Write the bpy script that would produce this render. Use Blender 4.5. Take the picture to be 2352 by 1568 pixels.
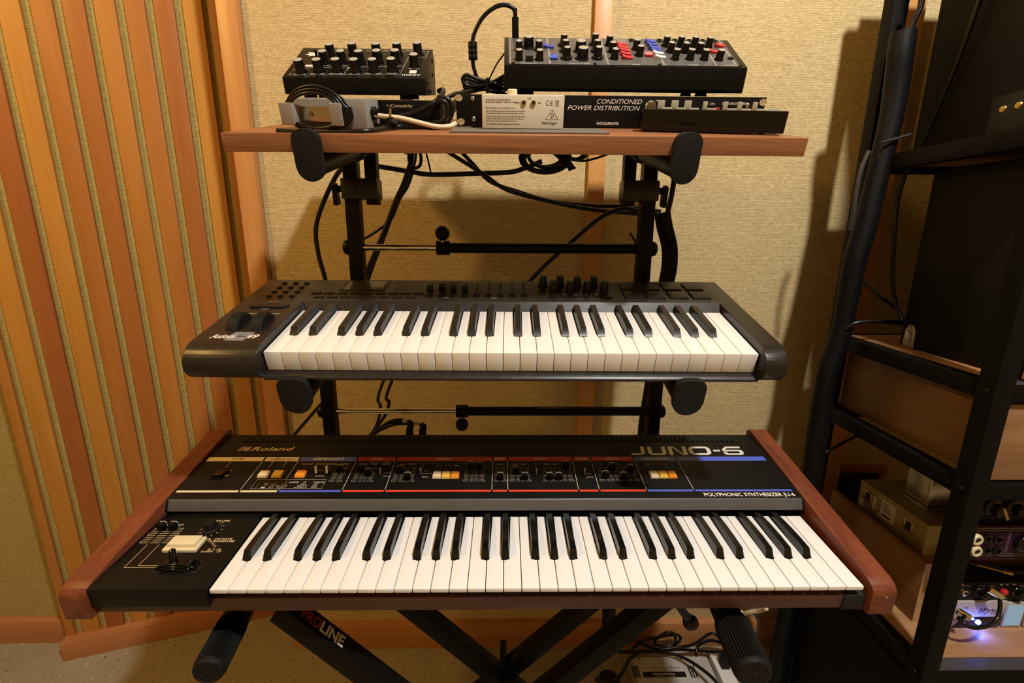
import bpy, bmesh, math, random
from math import sin, cos, pi, radians
from mathutils import Vector, Matrix

random.seed(7)
for o in list(bpy.data.objects):
    bpy.data.objects.remove(o)
scene = bpy.context.scene
COL = scene.collection

# ------------------------------------------------------------------ camera
W, H, FPX = 2352.0, 1568.0, 1063.0
CAM = Vector((0.3781, -0.5078, 1.2471))
YAW, PITCH, ROLL = 0.0152, 0.2319, 0.0061
_f = Vector((sin(YAW) * cos(PITCH), cos(YAW) * cos(PITCH), -sin(PITCH)))
_r = Vector((cos(YAW), -sin(YAW), 0))
_u = _r.cross(_f)
_r, _u = cos(ROLL) * _r + sin(ROLL) * _u, -sin(ROLL) * _r + cos(ROLL) * _u
camd = bpy.data.cameras.new('camera')
camd.sensor_width = 36
camd.lens = 36 * FPX / W
camd.clip_start = 0.02
cam = bpy.data.objects.new('camera', camd)
COL.objects.link(cam)
M = Matrix.Identity(4)
for i in range(3):
    M[i][0] = _r[i]; M[i][1] = _u[i]; M[i][2] = -_f[i]; M[i][3] = CAM[i]
cam.matrix_world = M
scene.camera = cam

# ------------------------------------------------------------------ world, lamps, exposure
world = bpy.data.worlds.new('world')
scene.world = world
world.use_nodes = True
world.node_tree.nodes['Background'].inputs[0].default_value = (1.0, 0.53, 0.14, 1)
world.node_tree.nodes['Background'].inputs[1].default_value = 0.33

def lamp(name, loc, power, color, radius):
    d = bpy.data.lights.new(name, 'POINT')
    d.energy = power; d.color = color; d.shadow_soft_size = radius
    o = bpy.data.objects.new(name, d)
    o.location = loc
    COL.objects.link(o)
    return o
lamp('ceiling_lamp_key', (1.0, -0.75, 2.75), 186, (1.0, 0.965, 0.90), 0.055)
lamp('fill_lamp_left', (-1.10, -0.40, 2.35), 52, (1.0, 0.58, 0.165), 0.09)  # added orange fill, stands in for light bounced off the wooden room
vs = scene.view_settings
vs.view_transform = 'Standard'
vs.look = 'None'
vs.exposure = 0.0
vs.gamma = 1.0
vs.use_curve_mapping = False

# ------------------------------------------------------------------ measuring: photograph pixel -> point on a real plane
def und(x, y):
    a, b = (x - W / 2) / FPX, (y - H / 2) / FPX
    s = 1 + 0.05 * (min(a * a + b * b, 0.50) - 0.35)
    return W / 2 + a * s * FPX, H / 2 + b * s * FPX

def ray(x, y):
    x, y = und(x, y)
    return _f + _r * ((x - W / 2) / FPX) - _u * ((y - H / 2) / FPX)

def pl(x, y, P0, n):
    d = ray(x, y)
    t = (Vector(P0) - CAM).dot(n) / d.dot(n)
    return CAM + d * t

def onx(x, y, v): return pl(x, y, (v, 0, 0), Vector((1, 0, 0)))
def ony(x, y, v): return pl(x, y, (0, v, 0), Vector((0, 1, 0)))
def onz(x, y, v): return pl(x, y, (0, 0, v), Vector((0, 0, 1)))
def atd(x, y, d): return CAM + ray(x, y) * d

class Fr:
    def __init__(s, o, tilt=0.0, yaw=0.0):
        c, t = cos(tilt), sin(tilt); a, b = cos(yaw), sin(yaw)
        s.o = Vector(o); s.ex = Vector((a, b, 0)); s.ey = Vector((-b * c, a * c, t)); s.ez = s.ex.cross(s.ey)
    def at(s, x, y, z0=0.0):
        P = pl(x, y, s.o + s.ez * z0, s.ez) - s.o
        return Vector((P.dot(s.ex), P.dot(s.ey), z0))
    def aty(s, x, y, y0=0.0):
        P = pl(x, y, s.o + s.ey * y0, s.ey) - s.o
        return Vector((P.dot(s.ex), y0, P.dot(s.ez)))
    def w(s, x, y, z): return s.o + s.ex * x + s.ey * y + s.ez * z
    def loc(s, P):
        d = Vector(P) - s.o
        return Vector((d.dot(s.ex), d.dot(s.ey), d.dot(s.ez)))
    def sub(s, o, tilt):
        g = Fr((0, 0, 0)); g.o = s.w(*o); g.ex = s.ex.copy()
        g.ey = s.ey * cos(tilt) + s.ez * sin(tilt); g.ez = g.ex.cross(g.ey)
        return g
    def mat(s):
        m = Matrix.Identity(4)
        for i in range(3):
            m[i][0] = s.ex[i]; m[i][1] = s.ey[i]; m[i][2] = s.ez[i]; m[i][3] = s.o[i]
        return m

# ------------------------------------------------------------------ materials
MATS = {}
def nodes(name):
    m = bpy.data.materials.new(name); m.use_nodes = True
    nt = m.node_tree
    MATS[name] = m
    return m, nt, nt.nodes['Principled BSDF']

def plain(name, col, rough=0.5, metal=0.0, spec=0.5, coat=0.0, noise=0.0, nscale=60, emit=None, estr=0, alpha=None, trans=0, bump=0.0, bscale=300):
    m, nt, p = nodes(name)
    p.inputs['Base Color'].default_value = (*col, 1)
    p.inputs['Roughness'].default_value = rough
    p.inputs['Metallic'].default_value = metal
    p.inputs['Specular IOR Level'].default_value = spec
    p.inputs['Coat Weight'].default_value = coat
    if trans: p.inputs['Transmission Weight'].default_value = trans
    if emit:
        p.inputs['Emission Color'].default_value = (*emit, 1); p.inputs['Emission Strength'].default_value = estr
    if noise or bump:
        tc = nt.nodes.new('ShaderNodeTexCoord')
    if noise:
        n = nt.nodes.new('ShaderNodeTexNoise'); n.inputs['Scale'].default_value = nscale; n.inputs['Detail'].default_value = 4
        nt.links.new(tc.outputs['Object'], n.inputs['Vector'])
        mx = nt.nodes.new('ShaderNodeMix'); mx.data_type = 'RGBA'
        mx.inputs[6].default_value = (*[c * (1 - noise) for c in col], 1)
        mx.inputs[7].default_value = (*[min(1, c * (1 + noise)) for c in col], 1)
        nt.links.new(n.outputs[0], mx.inputs[0]); nt.links.new(mx.outputs[2], p.inputs['Base Color'])
        mr = nt.nodes.new('ShaderNodeMapRange'); mr.inputs[3].default_value = max(0, rough - 0.08); mr.inputs[4].default_value = min(1, rough + 0.08)
        nt.links.new(n.outputs[0], mr.inputs[0]); nt.links.new(mr.outputs[0], p.inputs['Roughness'])
    if bump:
        n2 = nt.nodes.new('ShaderNodeTexNoise'); n2.inputs['Scale'].default_value = bscale
        nt.links.new(tc.outputs['Object'], n2.inputs['Vector'])
        b = nt.nodes.new('ShaderNodeBump'); b.inputs['Strength'].default_value = bump; b.inputs['Distance'].default_value = 0.001
        nt.links.new(n2.outputs[0], b.inputs['Height']); nt.links.new(b.outputs[0], p.inputs['Normal'])
    return m

def wood(name, light, dark, axis='Z', rough=0.42, scale=1.0, vary=0.25, coat=0.15, streak=0.5):
    """grain runs along the given object axis; each object is tinted by its own random value"""
    m, nt, p = nodes(name)
    tc = nt.nodes.new('ShaderNodeTexCoord'); oi = nt.nodes.new('ShaderNodeObjectInfo')
    add = nt.nodes.new('ShaderNodeVectorMath'); add.operation = 'ADD'
    mulr = nt.nodes.new('ShaderNodeMath'); mulr.operation = 'MULTIPLY'; mulr.inputs[1].default_value = 13.0
    nt.links.new(oi.outputs['Random'], mulr.inputs[0])
    nt.links.new(tc.outputs['Object'], add.inputs[0]); nt.links.new(mulr.outputs[0], add.inputs[1])
    mp = nt.nodes.new('ShaderNodeMapping')
    s = {'X': (1.6, 22, 22), 'Y': (22, 1.6, 22), 'Z': (22, 22, 1.6)}[axis]
    mp.inputs['Scale'].default_value = [v * scale for v in s]
    nt.links.new(add.outputs[0], mp.inputs['Vector'])
    n1 = nt.nodes.new('ShaderNodeTexNoise'); n1.inputs['Scale'].default_value = 1.0; n1.inputs['Detail'].default_value = 6; n1.inputs['Distortion'].default_value = 0.8
    nt.links.new(mp.outputs[0], n1.inputs['Vector'])
    mp2 = nt.nodes.new('ShaderNodeMapping')
    s2 = {'X': (6, 260, 260), 'Y': (260, 6, 260), 'Z': (260, 260, 6)}[axis]
    mp2.inputs['Scale'].default_value = [v * scale for v in s2]
    nt.links.new(add.outputs[0], mp2.inputs['Vector'])
    n2 = nt.nodes.new('ShaderNodeTexNoise'); n2.inputs['Scale'].default_value = 1.0; n2.inputs['Detail'].default_value = 3
    nt.links.new(mp2.outputs[0], n2.inputs['Vector'])
    mixf = nt.nodes.new('ShaderNodeMix'); mixf.data_type = 'FLOAT'; mixf.inputs[0].default_value = streak * 0.6
    nt.links.new(n1.outputs[0], mixf.inputs[2]); nt.links.new(n2.outputs[0], mixf.inputs[3])
    cr = nt.nodes.new('ShaderNodeValToRGB')
    cr.color_ramp.elements[0].position = 0.32; cr.color_ramp.elements[0].color = (*dark, 1)
    cr.color_ramp.elements[1].position = 0.68; cr.color_ramp.elements[1].color = (*light, 1)
    nt.links.new(mixf.outputs[0], cr.inputs[0])
    hsv = nt.nodes.new('ShaderNodeHueSaturation')
    mr = nt.nodes.new('ShaderNodeMapRange'); mr.inputs[3].default_value = 1 - vary; mr.inputs[4].default_value = 1 + vary
    nt.links.new(oi.outputs['Random'], mr.inputs[0]); nt.links.new(mr.outputs[0], hsv.inputs['Value'])
    mh = nt.nodes.new('ShaderNodeMapRange'); mh.inputs[3].default_value = 0.5 - vary * 0.08; mh.inputs[4].default_value = 0.5 + vary * 0.05
    nt.links.new(oi.outputs['Random'], mh.inputs[0]); nt.links.new(mh.outputs[0], hsv.inputs['Hue'])
    nt.links.new(cr.outputs[0], hsv.inputs['Color']); nt.links.new(hsv.outputs[0], p.inputs['Base Color'])
    p.inputs['Roughness'].default_value = rough; p.inputs['Coat Weight'].default_value = coat; p.inputs['Coat Roughness'].default_value = 0.3
    p.inputs['Specular IOR Level'].default_value = 0.35
    b = nt.nodes.new('ShaderNodeBump'); b.inputs['Strength'].default_value = 0.12; b.inputs['Distance'].default_value = 0.0008
    nt.links.new(n2.outputs[0], b.inputs['Height']); nt.links.new(b.outputs[0], p.inputs['Normal'])
    return m

def burlap(name, c_hi, c_lo, rot=0.0):
    m, nt, p = nodes(name)
    tc = nt.nodes.new('ShaderNodeTexCoord')
    rt = nt.nodes.new('ShaderNodeMapping'); rt.inputs['Rotation'].default_value = (0, 0, -rot)
    nt.links.new(tc.outputs['Object'], rt.inputs['Vector'])
    def noise(sc, det=2):
        mp = nt.nodes.new('ShaderNodeMapping'); mp.inputs['Scale'].default_value = sc
        nt.links.new(rt.outputs[0], mp.inputs['Vector'])
        n = nt.nodes.new('ShaderNodeTexNoise'); n.inputs['Scale'].default_value = 1; n.inputs['Detail'].default_value = det
        nt.links.new(mp.outputs[0], n.inputs['Vector']); return n
    sep = nt.nodes.new('ShaderNodeSeparateXYZ'); nt.links.new(rt.outputs[0], sep.inputs[0])
    def thread(out, pitch, wob, amt):
        a = nt.nodes.new('ShaderNodeMath'); a.operation = 'MULTIPLY_ADD'; a.inputs[1].default_value = 2 * pi / pitch
        nt.links.new(out, a.inputs[0])
        w = nt.nodes.new('ShaderNodeMath'); w.operation = 'MULTIPLY'; w.inputs[1].default_value = amt
        nt.links.new(wob.outputs[0], w.inputs[0]); nt.links.new(w.outputs[0], a.inputs[2])
        s = nt.nodes.new('ShaderNodeMath'); s.operation = 'SINE'; nt.links.new(a.outputs[0], s.inputs[0]); return s
    wz = thread(sep.outputs['Z'], 0.0034, noise((14, 14, 90)), 9.0)
    wx = thread(sep.outputs['X'], 0.0034, noise((90, 90, 14)), 9.0)
    slub = noise((110, 110, 430), 3); slubv = noise((430, 430, 90), 3); big = noise((5, 5, 5), 3)
    mul = nt.nodes.new('ShaderNodeMath'); mul.operation = 'MULTIPLY'
    nt.links.new(wz.outputs[0], mul.inputs[0]); nt.links.new(wx.outputs[0], mul.inputs[1])
    def ma(x, k, prev):
        a = nt.nodes.new('ShaderNodeMath'); a.operation = 'MULTIPLY_ADD'; a.inputs[1].default_value = k
        nt.links.new(x, a.inputs[0])
        if isinstance(prev, float): a.inputs[2].default_value = prev
        else: nt.links.new(prev, a.inputs[2])
        return a.outputs[0]
    v = ma(mul.outputs[0], 0.10, 0.5 - 0.55)
    v = ma(wz.outputs[0], 0.12, v)
    v = ma(slub.outputs[0], 0.60, v)
    v = ma(slubv.outputs[0], 0.40, v)
    v = ma(big.outputs[0], 0.10, v)
    cr = nt.nodes.new('ShaderNodeValToRGB')
    cr.color_ramp.elements[0].position = 0.15; cr.color_ramp.elements[0].color = (*c_lo, 1)
    cr.color_ramp.elements[1].position = 0.85; cr.color_ramp.elements[1].color = (*c_hi, 1)
    nt.links.new(v, cr.inputs[0]); nt.links.new(cr.outputs[0], p.inputs['Base Color'])
    b = nt.nodes.new('ShaderNodeBump'); b.inputs['Strength'].default_value = 0.35; b.inputs['Distance'].default_value = 0.0015
    nt.links.new(v, b.inputs['Height']); nt.links.new(b.outputs[0], p.inputs['Normal'])
    p.inputs['Roughness'].default_value = 0.9; p.inputs['Specular IOR Level'].default_value = 0.1
    return m

def flake_floor(name):
    m, nt, p = nodes(name)
    tc = nt.nodes.new('ShaderNodeTexCoord')
    n = nt.nodes.new('ShaderNodeTexNoise'); n.inputs['Scale'].default_value = 5; n.inputs['Detail'].default_value = 6
    nt.links.new(tc.outputs['Object'], n.inputs['Vector'])
    cr = nt.nodes.new('ShaderNodeValToRGB')
    cr.color_ramp.elements[0].position = 0.3; cr.color_ramp.elements[0].color = (0.275, 0.235, 0.155, 1)
    cr.color_ramp.elements[1].position = 0.7; cr.color_ramp.elements[1].color = (0.33, 0.29, 0.20, 1)
    nt.links.new(n.outputs[0], cr.inputs[0])
    cur = cr.outputs[0]
    for sc, thr, col, off in ((54, 0.072, (0.60, 0.54, 0.42), 0), (60, 0.075, (0.035, 0.025, 0.02), 3.3), (95, 0.1, (0.5, 0.44, 0.33), 7.7), (105, 0.09, (0.05, 0.045, 0.06), 11.0)):
        mp = nt.nodes.new('ShaderNodeMapping'); mp.inputs['Location'].default_value = (off, off * 1.7, 0)
        nt.links.new(tc.outputs['Object'], mp.inputs['Vector'])
        v = nt.nodes.new('ShaderNodeTexVoronoi'); v.inputs['Scale'].default_value = sc
        nt.links.new(mp.outputs[0], v.inputs['Vector'])
        g = nt.nodes.new('ShaderNodeTexNoise'); g.inputs['Scale'].default_value = sc * 1.3
        nt.links.new(mp.outputs[0], g.inputs['Vector'])
        sepc = nt.nodes.new('ShaderNodeSeparateColor'); nt.links.new(v.outputs['Color'], sepc.inputs[0])
        r = nt.nodes.new('ShaderNodeMath'); r.operation = 'MULTIPLY'; r.inputs[1].default_value = thr * 1.9
        nt.links.new(sepc.outputs[0], r.inputs[0])
        d = nt.nodes.new('ShaderNodeMath'); d.operation = 'MULTIPLY_ADD'; d.inputs[1].default_value = 0.16; d.inputs[2].default_value = -0.085
        nt.links.new(g.outputs[0], d.inputs[0])
        dd = nt.nodes.new('ShaderNodeMath'); dd.operation = 'ADD'
        nt.links.new(v.outputs['Distance'], dd.inputs[0]); nt.links.new(d.outputs[0], dd.inputs[1])
        lt = nt.nodes.new('ShaderNodeMath'); lt.operation = 'LESS_THAN'
        nt.links.new(dd.outputs[0], lt.inputs[0]); nt.links.new(r.outputs[0], lt.inputs[1])
        mx = nt.nodes.new('ShaderNodeMix'); mx.data_type = 'RGBA'; mx.inputs[7].default_value = (*col, 1)
        nt.links.new(lt.outputs[0], mx.inputs[0]); nt.links.new(cur, mx.inputs[6]); cur = mx.outputs[2]
    nt.links.new(cur, p.inputs['Base Color'])
    p.inputs['Roughness'].default_value = 0.33
    return m

def braid(name):
    m, nt, p = nodes(name)
    tc = nt.nodes.new('ShaderNodeTexCoord')
    v = nt.nodes.new('ShaderNodeTexNoise'); v.inputs['Scale'].default_value = 800; v.inputs['Detail'].default_value = 1
    nt.links.new(tc.outputs['Object'], v.inputs['Vector'])
    cr = nt.nodes.new('ShaderNodeValToRGB')
    cr.color_ramp.elements[0].position = 0.45; cr.color_ramp.elements[0].color = (0.0012, 0.0012, 0.0014, 1)
    cr.color_ramp.elements[1].position = 0.72; cr.color_ramp.elements[1].color = (0.006, 0.0062, 0.0075, 1)
    nt.links.new(v.outputs[0], cr.inputs[0]); nt.links.new(cr.outputs[0], p.inputs['Base Color'])
    b = nt.nodes.new('ShaderNodeBump'); b.inputs['Strength'].default_value = 0.25; b.inputs['Distance'].default_value = 0.0006
    nt.links.new(v.outputs[0], b.inputs['Height']); nt.links.new(b.outputs[0], p.inputs['Normal'])
    p.inputs['Roughness'].default_value = 0.5; p.inputs['Specular IOR Level'].default_value = 0.2
    return m

burlap('burlap', (0.76, 0.60, 0.33), (0.25, 0.17, 0.062))
burlap('burlap_panel', (0.52, 0.41, 0.15), (0.19, 0.135, 0.032), rot=0.2986)
wood('cherry', (0.42, 0.178, 0.034), (0.34, 0.128, 0.021), 'Z', vary=0.2, streak=0.5, coat=0.05, rough=0.5)
wood('cherry_pale', (0.58, 0.29, 0.09), (0.44, 0.19, 0.052), 'Z', vary=0.06)
wood('cherry_x', (0.50, 0.235, 0.085), (0.37, 0.15, 0.045), 'X', vary=0.1)
wood('walnut', (0.34, 0.135, 0.054), (0.16, 0.056, 0.020), 'X', rough=0.45, scale=2.2, vary=0.05, streak=0.7)
wood('cheek_wood', (0.225, 0.062, 0.024), (0.095, 0.022, 0.009), 'Y', rough=0.45, scale=2.2, vary=0.05, coat=0.1)
wood('rail_wood', (0.085, 0.033, 0.020), (0.045, 0.016, 0.010), 'X', rough=0.4, scale=2, vary=0.03)
wood('oak', (0.42, 0.23, 0.105), (0.26, 0.125, 0.05), 'X', rough=0.5, scale=1.2, vary=0.05, streak=0.6)
wood('oak_front', (0.30, 0.16, 0.072), (0.19, 0.092, 0.038), 'X', rough=0.5, scale=1.0, vary=0.03, streak=0.6)
wood('oak_y', (0.19, 0.098, 0.036), (0.11, 0.052, 0.018), 'Y', rough=0.5, scale=1.2, vary=0.05, streak=0.6)
wood('ply', (0.26, 0.13, 0.045), (0.17, 0.075, 0.023), 'Y', rough=0.5, scale=2, vary=0.05)
wood('ply_edge', (0.50, 0.32, 0.17), (0.36, 0.21, 0.09), 'Z', rough=0.6, scale=3, vary=0.05)
flake_floor('floor')
braid('braid')
plain('black_metal', (0.0036, 0.0032, 0.0027), 0.42, noise=0.25, bump=0.1, bscale=700, spec=0.16)
plain('rack_metal', (0.0045, 0.0042, 0.0036), 0.55, bump=0.3, bscale=900, spec=0.1)
plain('rack_top', (0.055, 0.05, 0.045), 0.35, noise=0.2)
plain('black_plastic', (0.0034, 0.003, 0.0026), 0.38, noise=0.15, spec=0.18)
plain('black_gloss', (0.003, 0.003, 0.003), 0.12, spec=0.4)
plain('black_rubber', (0.008, 0.0075, 0.007), 0.62, bump=0.04, spec=0.2)
plain('cable', (0.0035, 0.0035, 0.0038), 0.3, spec=0.4)
plain('panel_black', (0.0042, 0.0039, 0.0034), 0.42, noise=0.2, nscale=25, spec=0.22)
plain('bevel_grey', (0.085, 0.08, 0.077), 0.4, noise=0.12, nscale=40)
plain('ax_plastic', (0.014, 0.0108, 0.0084), 0.34, noise=0.12, nscale=60, bump=0.05, bscale=1500, spec=0.4)
plain('ax_dark', (0.004, 0.004, 0.0038), 0.4, spec=0.35)
plain('ax_button', (0.0075, 0.0068, 0.006), 0.42, spec=0.4)
plain('lcd', (0.035, 0.03, 0.017), 0.12)
plain('key_white', (0.80, 0.79, 0.77), 0.26, coat=0.1)
plain('key_ivory', (0.80, 0.75, 0.68), 0.3)
plain('key_black', (0.005, 0.0047, 0.0043), 0.2)
plain('key_black_matte', (0.008, 0.007, 0.0062), 0.34, bump=0.05, bscale=900)
plain('cream', (0.72, 0.62, 0.40), 0.4)
plain('cream_btn', (0.80, 0.66, 0.42), 0.4)
plain('yellow_btn', (0.86, 0.56, 0.10), 0.4)
plain('orange_btn', (0.90, 0.31, 0.03), 0.4)
plain('stripe_blue', (0.075, 0.115, 0.56), 0.45)
plain('stripe_red', (0.50, 0.025, 0.017), 0.45)
plain('stripe_red_lit', (0.72, 0.05, 0.02), 0.45)  # same red print, brightened for the light on the lower stripes
plain('print_white', (0.78, 0.72, 0.60), 0.5)
plain('print_dim', (0.42, 0.36, 0.25), 0.5)
plain('print_black', (0.01, 0.008, 0.006), 0.5)
plain('print_gold', (0.60, 0.47, 0.26), 0.4)
plain('print_silver', (0.70, 0.66, 0.58), 0.35, metal=0.1)
plain('print_grey', (0.20, 0.19, 0.20), 0.5)
plain('print_red', (0.30, 0.02, 0.025), 0.5)
plain('chrome', (0.80, 0.76, 0.72), 0.08, metal=1.0)
plain('steel', (0.55, 0.50, 0.42), 0.28, metal=1.0)
plain('brass', (0.60, 0.42, 0.16), 0.3, metal=1.0)
plain('zinc', (0.34, 0.26, 0.10), 0.38, metal=0.35, noise=0.2, nscale=12)
plain('grey_paint', (0.24, 0.225, 0.195), 0.42, noise=0.05)
plain('beige', (0.60, 0.53, 0.40), 0.5, noise=0.06)
plain('white_plastic', (0.72, 0.70, 0.66), 0.4)
plain('cream_cable', (0.62, 0.52, 0.36), 0.45)
plain('silver_paint', (0.42, 0.40, 0.37), 0.4, noise=0.05)
plain('clear_tab', (0.60, 0.56, 0.44), 0.2, trans=0.4)
plain('led_red_off', (0.32, 0.012, 0.012), 0.3)
plain('rocker_red', (0.60, 0.02, 0.03), 0.4)
plain('rocker_blue', (0.035, 0.06, 0.42), 0.4)
plain('tolex', (0.005, 0.0046, 0.004), 0.6, bump=0.9, bscale=420, spec=0.2)
plain('purple_panel', (0.026, 0.004, 0.016), 0.5, spec=0.2)
plain('led_blue', (0.05, 0.08, 0.9), 0.3, emit=(0.06, 0.12, 1.0), estr=30)
plain('screen_blue', (0.2, 0.35, 0.45), 0.2, emit=(0.30, 0.50, 0.62), estr=0.35)
plain('mat_grey', (0.13, 0.115, 0.095), 0.6, noise=0.7, nscale=420)
plain('paper', (0.55, 0.5, 0.4), 0.7)
plain('knob_cap', (0.42, 0.40, 0.35), 0.3, metal=0.25)
plain('grey_wire', (0.03, 0.028, 0.026), 0.4)
plain('synth_face', (0.010, 0.0085, 0.007), 0.55, spec=0.1, noise=0.1)
plain('dark_void', (0.004, 0.004, 0.004), 0.8)
# ------------------------------------------------------------------ mesh helpers
def catmull(pts, n=8):
    P = [Vector(p) for p in pts]
    if len(P) < 3: return P
    out = []
    Q = [P[0] * 2 - P[1]] + P + [P[-1] * 2 - P[-2]]
    for i in range(1, len(Q) - 2):
        a, b, c, d = Q[i - 1], Q[i], Q[i + 1], Q[i + 2]
        for k in range(n):
            t = k / n
            out.append(0.5 * ((2 * b) + (c - a) * t + (2 * a - 5 * b + 4 * c - d) * t * t + (3 * b - a - 3 * c + d) * t ** 3))
    out.append(P[-1])
    return out

class MB:
    def __init__(s): s.bm = bmesh.new()
    def _add(s, verts, faces, M=None, bev=0.0, seg=2):
        vs_ = [s.bm.verts.new(M @ Vector(v) if M else Vector(v)) for v in verts]
        fs = []
        for f in faces:
            try: fs.append(s.bm.faces.new([vs_[i] for i in f]))
            except ValueError: pass
        if bev > 0:
            es = set()
            for f in fs:
                for e in f.edges: es.add(e)
            bmesh.ops.bevel(s.bm, geom=list(es), offset=bev, segments=seg, profile=0.6, affect='EDGES', clamp_overlap=True)
        return s
    def box(s, x0, x1, y0, y1, z0, z1, bev=0.0, M=None, seg=2):
        v = [(x0, y0, z0), (x1, y0, z0), (x1, y1, z0), (x0, y1, z0), (x0, y0, z1), (x1, y0, z1), (x1, y1, z1), (x0, y1, z1)]
        f = [(0, 3, 2, 1), (4, 5, 6, 7), (0, 1, 5, 4), (1, 2, 6, 5), (2, 3, 7, 6), (3, 0, 4, 7)]
        return s._add(v, f, M, bev, seg)
    def frus(s, x0, x1, y0, y1, z0, z1, ix, iy, bev=0.0, M=None):
        v = [(x0, y0, z0), (x1, y0, z0), (x1, y1, z0), (x0, y1, z0), (x0 + ix, y0 + iy, z1), (x1 - ix, y0 + iy, z1), (x1 - ix, y1 - iy, z1), (x0 + ix, y1 - iy, z1)]
        f = [(0, 3, 2, 1), (4, 5, 6, 7), (0, 1, 5, 4), (1, 2, 6, 5), (2, 3, 7, 6), (3, 0, 4, 7)]
        return s._add(v, f, M, bev)
    def prism(s, poly, a, b, axis='x', bev=0.0, M=None, seg=2):
        """poly: 2D points; axis x: (y,z) extruded a..b ; y: (x,z) ; z: (x,y)"""
        n = len(poly)
        def P(q, t):
            return {'x': (t, q[0], q[1]), 'y': (q[0], t, q[1]), 'z': (q[0], q[1], t)}[axis]
        v = [P(q, a) for q in poly] + [P(q, b) for q in poly]
        f = [tuple(range(n))[::-1], tuple(range(n, 2 * n))] + [(i, (i + 1) % n, n + (i + 1) % n, n + i) for i in range(n)]
        s._add(v, f, M, bev, seg)
        return s
    def lathe(s, prof, seg=20, M=None):
        """prof: (r, z) from bottom to top, closed with caps"""
        v, f = [], []
        for r, z in prof:
            for k in range(seg):
                a = 2 * pi * k / seg
                v.append((r * cos(a), r * sin(a), z))
        for j in range(len(prof) - 1):
            for k in range(seg):
                k2 = (k + 1) % seg
                f.append((j * seg + k, j * seg + k2, (j + 1) * seg + k2, (j + 1) * seg + k))
        f.append(tuple(range(seg))[::-1])
        f.append(tuple(range((len(prof) - 1) * seg, len(prof) * seg)))
        return s._add(v, f, M)
    def cyl(s, p0, p1, r0, r1=None, seg=18):
        p0, p1 = Vector(p0), Vector(p1); d = p1 - p0
        Mx = Matrix.Translation(p0) @ d.to_track_quat('Z', 'Y').to_matrix().to_4x4()
        return s.lathe([(r0, 0), (r0 if r1 is None else r1, d.length)], seg, Mx)
    def sphere(s, c, r, seg=16, sz=1.0, axis=None):
        prof = [(max(1e-4, r * sin(pi * k / 10)), -r * sz * cos(pi * k / 10)) for k in range(11)]
        Mx = Matrix.Translation(Vector(c))
        if axis is not None: Mx = Mx @ Vector(axis).to_track_quat('Z', 'Y').to_matrix().to_4x4()
        return s.lathe(prof, seg, Mx)
    def tube(s, pts, r, seg=12, n=8, smooth=True, flat=1.0, rfun=None, ribs=0):
        if not ribs: seg = max(seg, 12)
        P = catmull(pts, n) if smooth else [Vector(p) for p in pts]
        up = Vector((0.13, 0.31, 0.94)); rings = []
        prev = None
        for i, p in enumerate(P):
            t = (P[min(i + 1, len(P) - 1)] - P[max(i - 1, 0)])
            if t.length < 1e-9: t = Vector((0, 0, 1))
            t.normalize()
            if prev is None:
                nrm = t.cross(up)
                if nrm.length < 1e-3: nrm = t.cross(Vector((1, 0, 0)))
                nrm.normalize()
            else:
                nrm = prev - t * prev.dot(t)
                nrm.normalize()
            prev = nrm
            bn = t.cross(nrm)
            rr = rfun(i / (len(P) - 1)) * r if rfun else r
            ring = []
            for k in range(seg):
                a = 2 * pi * k / seg
                q = rr * (1 + (0.16 if (ribs and k % 2) else 0))
                ring.append(s.bm.verts.new(p + nrm * (q * cos(a)) + bn * (q * flat * sin(a))))
            rings.append(ring)
        for a, b in zip(rings, rings[1:]):
            for k in range(seg):
                s.bm.faces.new((a[k], a[(k + 1) % seg], b[(k + 1) % seg], b[k]))
        s.bm.faces.new(rings[0][::-1]); s.bm.faces.new(rings[-1])
        return s
    def data(s, name, mat, smooth=True):
        bmesh.ops.recalc_face_normals(s.bm, faces=s.bm.faces[:])
        me = bpy.data.meshes.new(name); s.bm.to_mesh(me); s.bm.free()
        if mat: me.materials.append(MATS[mat])
        if smooth:
            me.polygons.foreach_set('use_smooth', [True] * len(me.polygons))
            me.set_sharp_from_angle(angle=radians(38))
        return me
    def build(s, name, mat, parent=None, M=None, smooth=True):
        return put(name, s.data(name, mat, smooth), parent, M)

def put(name, me, parent=None, M=None):
    o = bpy.data.objects.new(name, me)
    COL.objects.link(o)
    if parent is not None: o.parent = parent
    if M is not None: o.matrix_local = M
    return o

def tag(o, label, cat, group=None):
    o['label'] = label; o['category'] = cat
    if group: o['group'] = group
    return o

def thing(name, label, cat, M=None, group=None):
    o = bpy.data.objects.new(name, None); o.empty_display_size = 0.03
    COL.objects.link(o)
    if M is not None: o.matrix_world = M
    return tag(o, label, cat, group)

def struct(o): o['kind'] = 'structure'; return o
def T(x, y, z): return Matrix.Translation((x, y, z))
def RX(a): return Matrix.Rotation(a, 4, 'X')
def RY(a): return Matrix.Rotation(a, 4, 'Y')
def RZ(a): return Matrix.Rotation(a, 4, 'Z')

_tc = {}
def text_polys(s, size, bold=0.0, shear=0.0):
    k = (s, size, bold, shear)
    if k not in _tc:
        c = bpy.data.curves.new('t', 'FONT'); c.body = s; c.size = size; c.offset = bold; c.shear = shear
        c.resolution_u = 3; c.fill_mode = 'FRONT'
        o = bpy.data.objects.new('t', c); COL.objects.link(o)
        me = o.to_mesh()
        v = [tuple(p.co) for p in me.vertices]; f = [tuple(p.vertices) for p in me.polygons]
        o.to_mesh_clear(); bpy.data.objects.remove(o); bpy.data.curves.remove(c)
        if not v: v = [(0, 0, 0)]
        x0 = min(p[0] for p in v); x1 = max(p[0] for p in v); y0 = min(p[1] for p in v); y1 = max(p[1] for p in v)
        _tc[k] = (v, f, x0, x1, y0, y1)
    return _tc[k]

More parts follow.
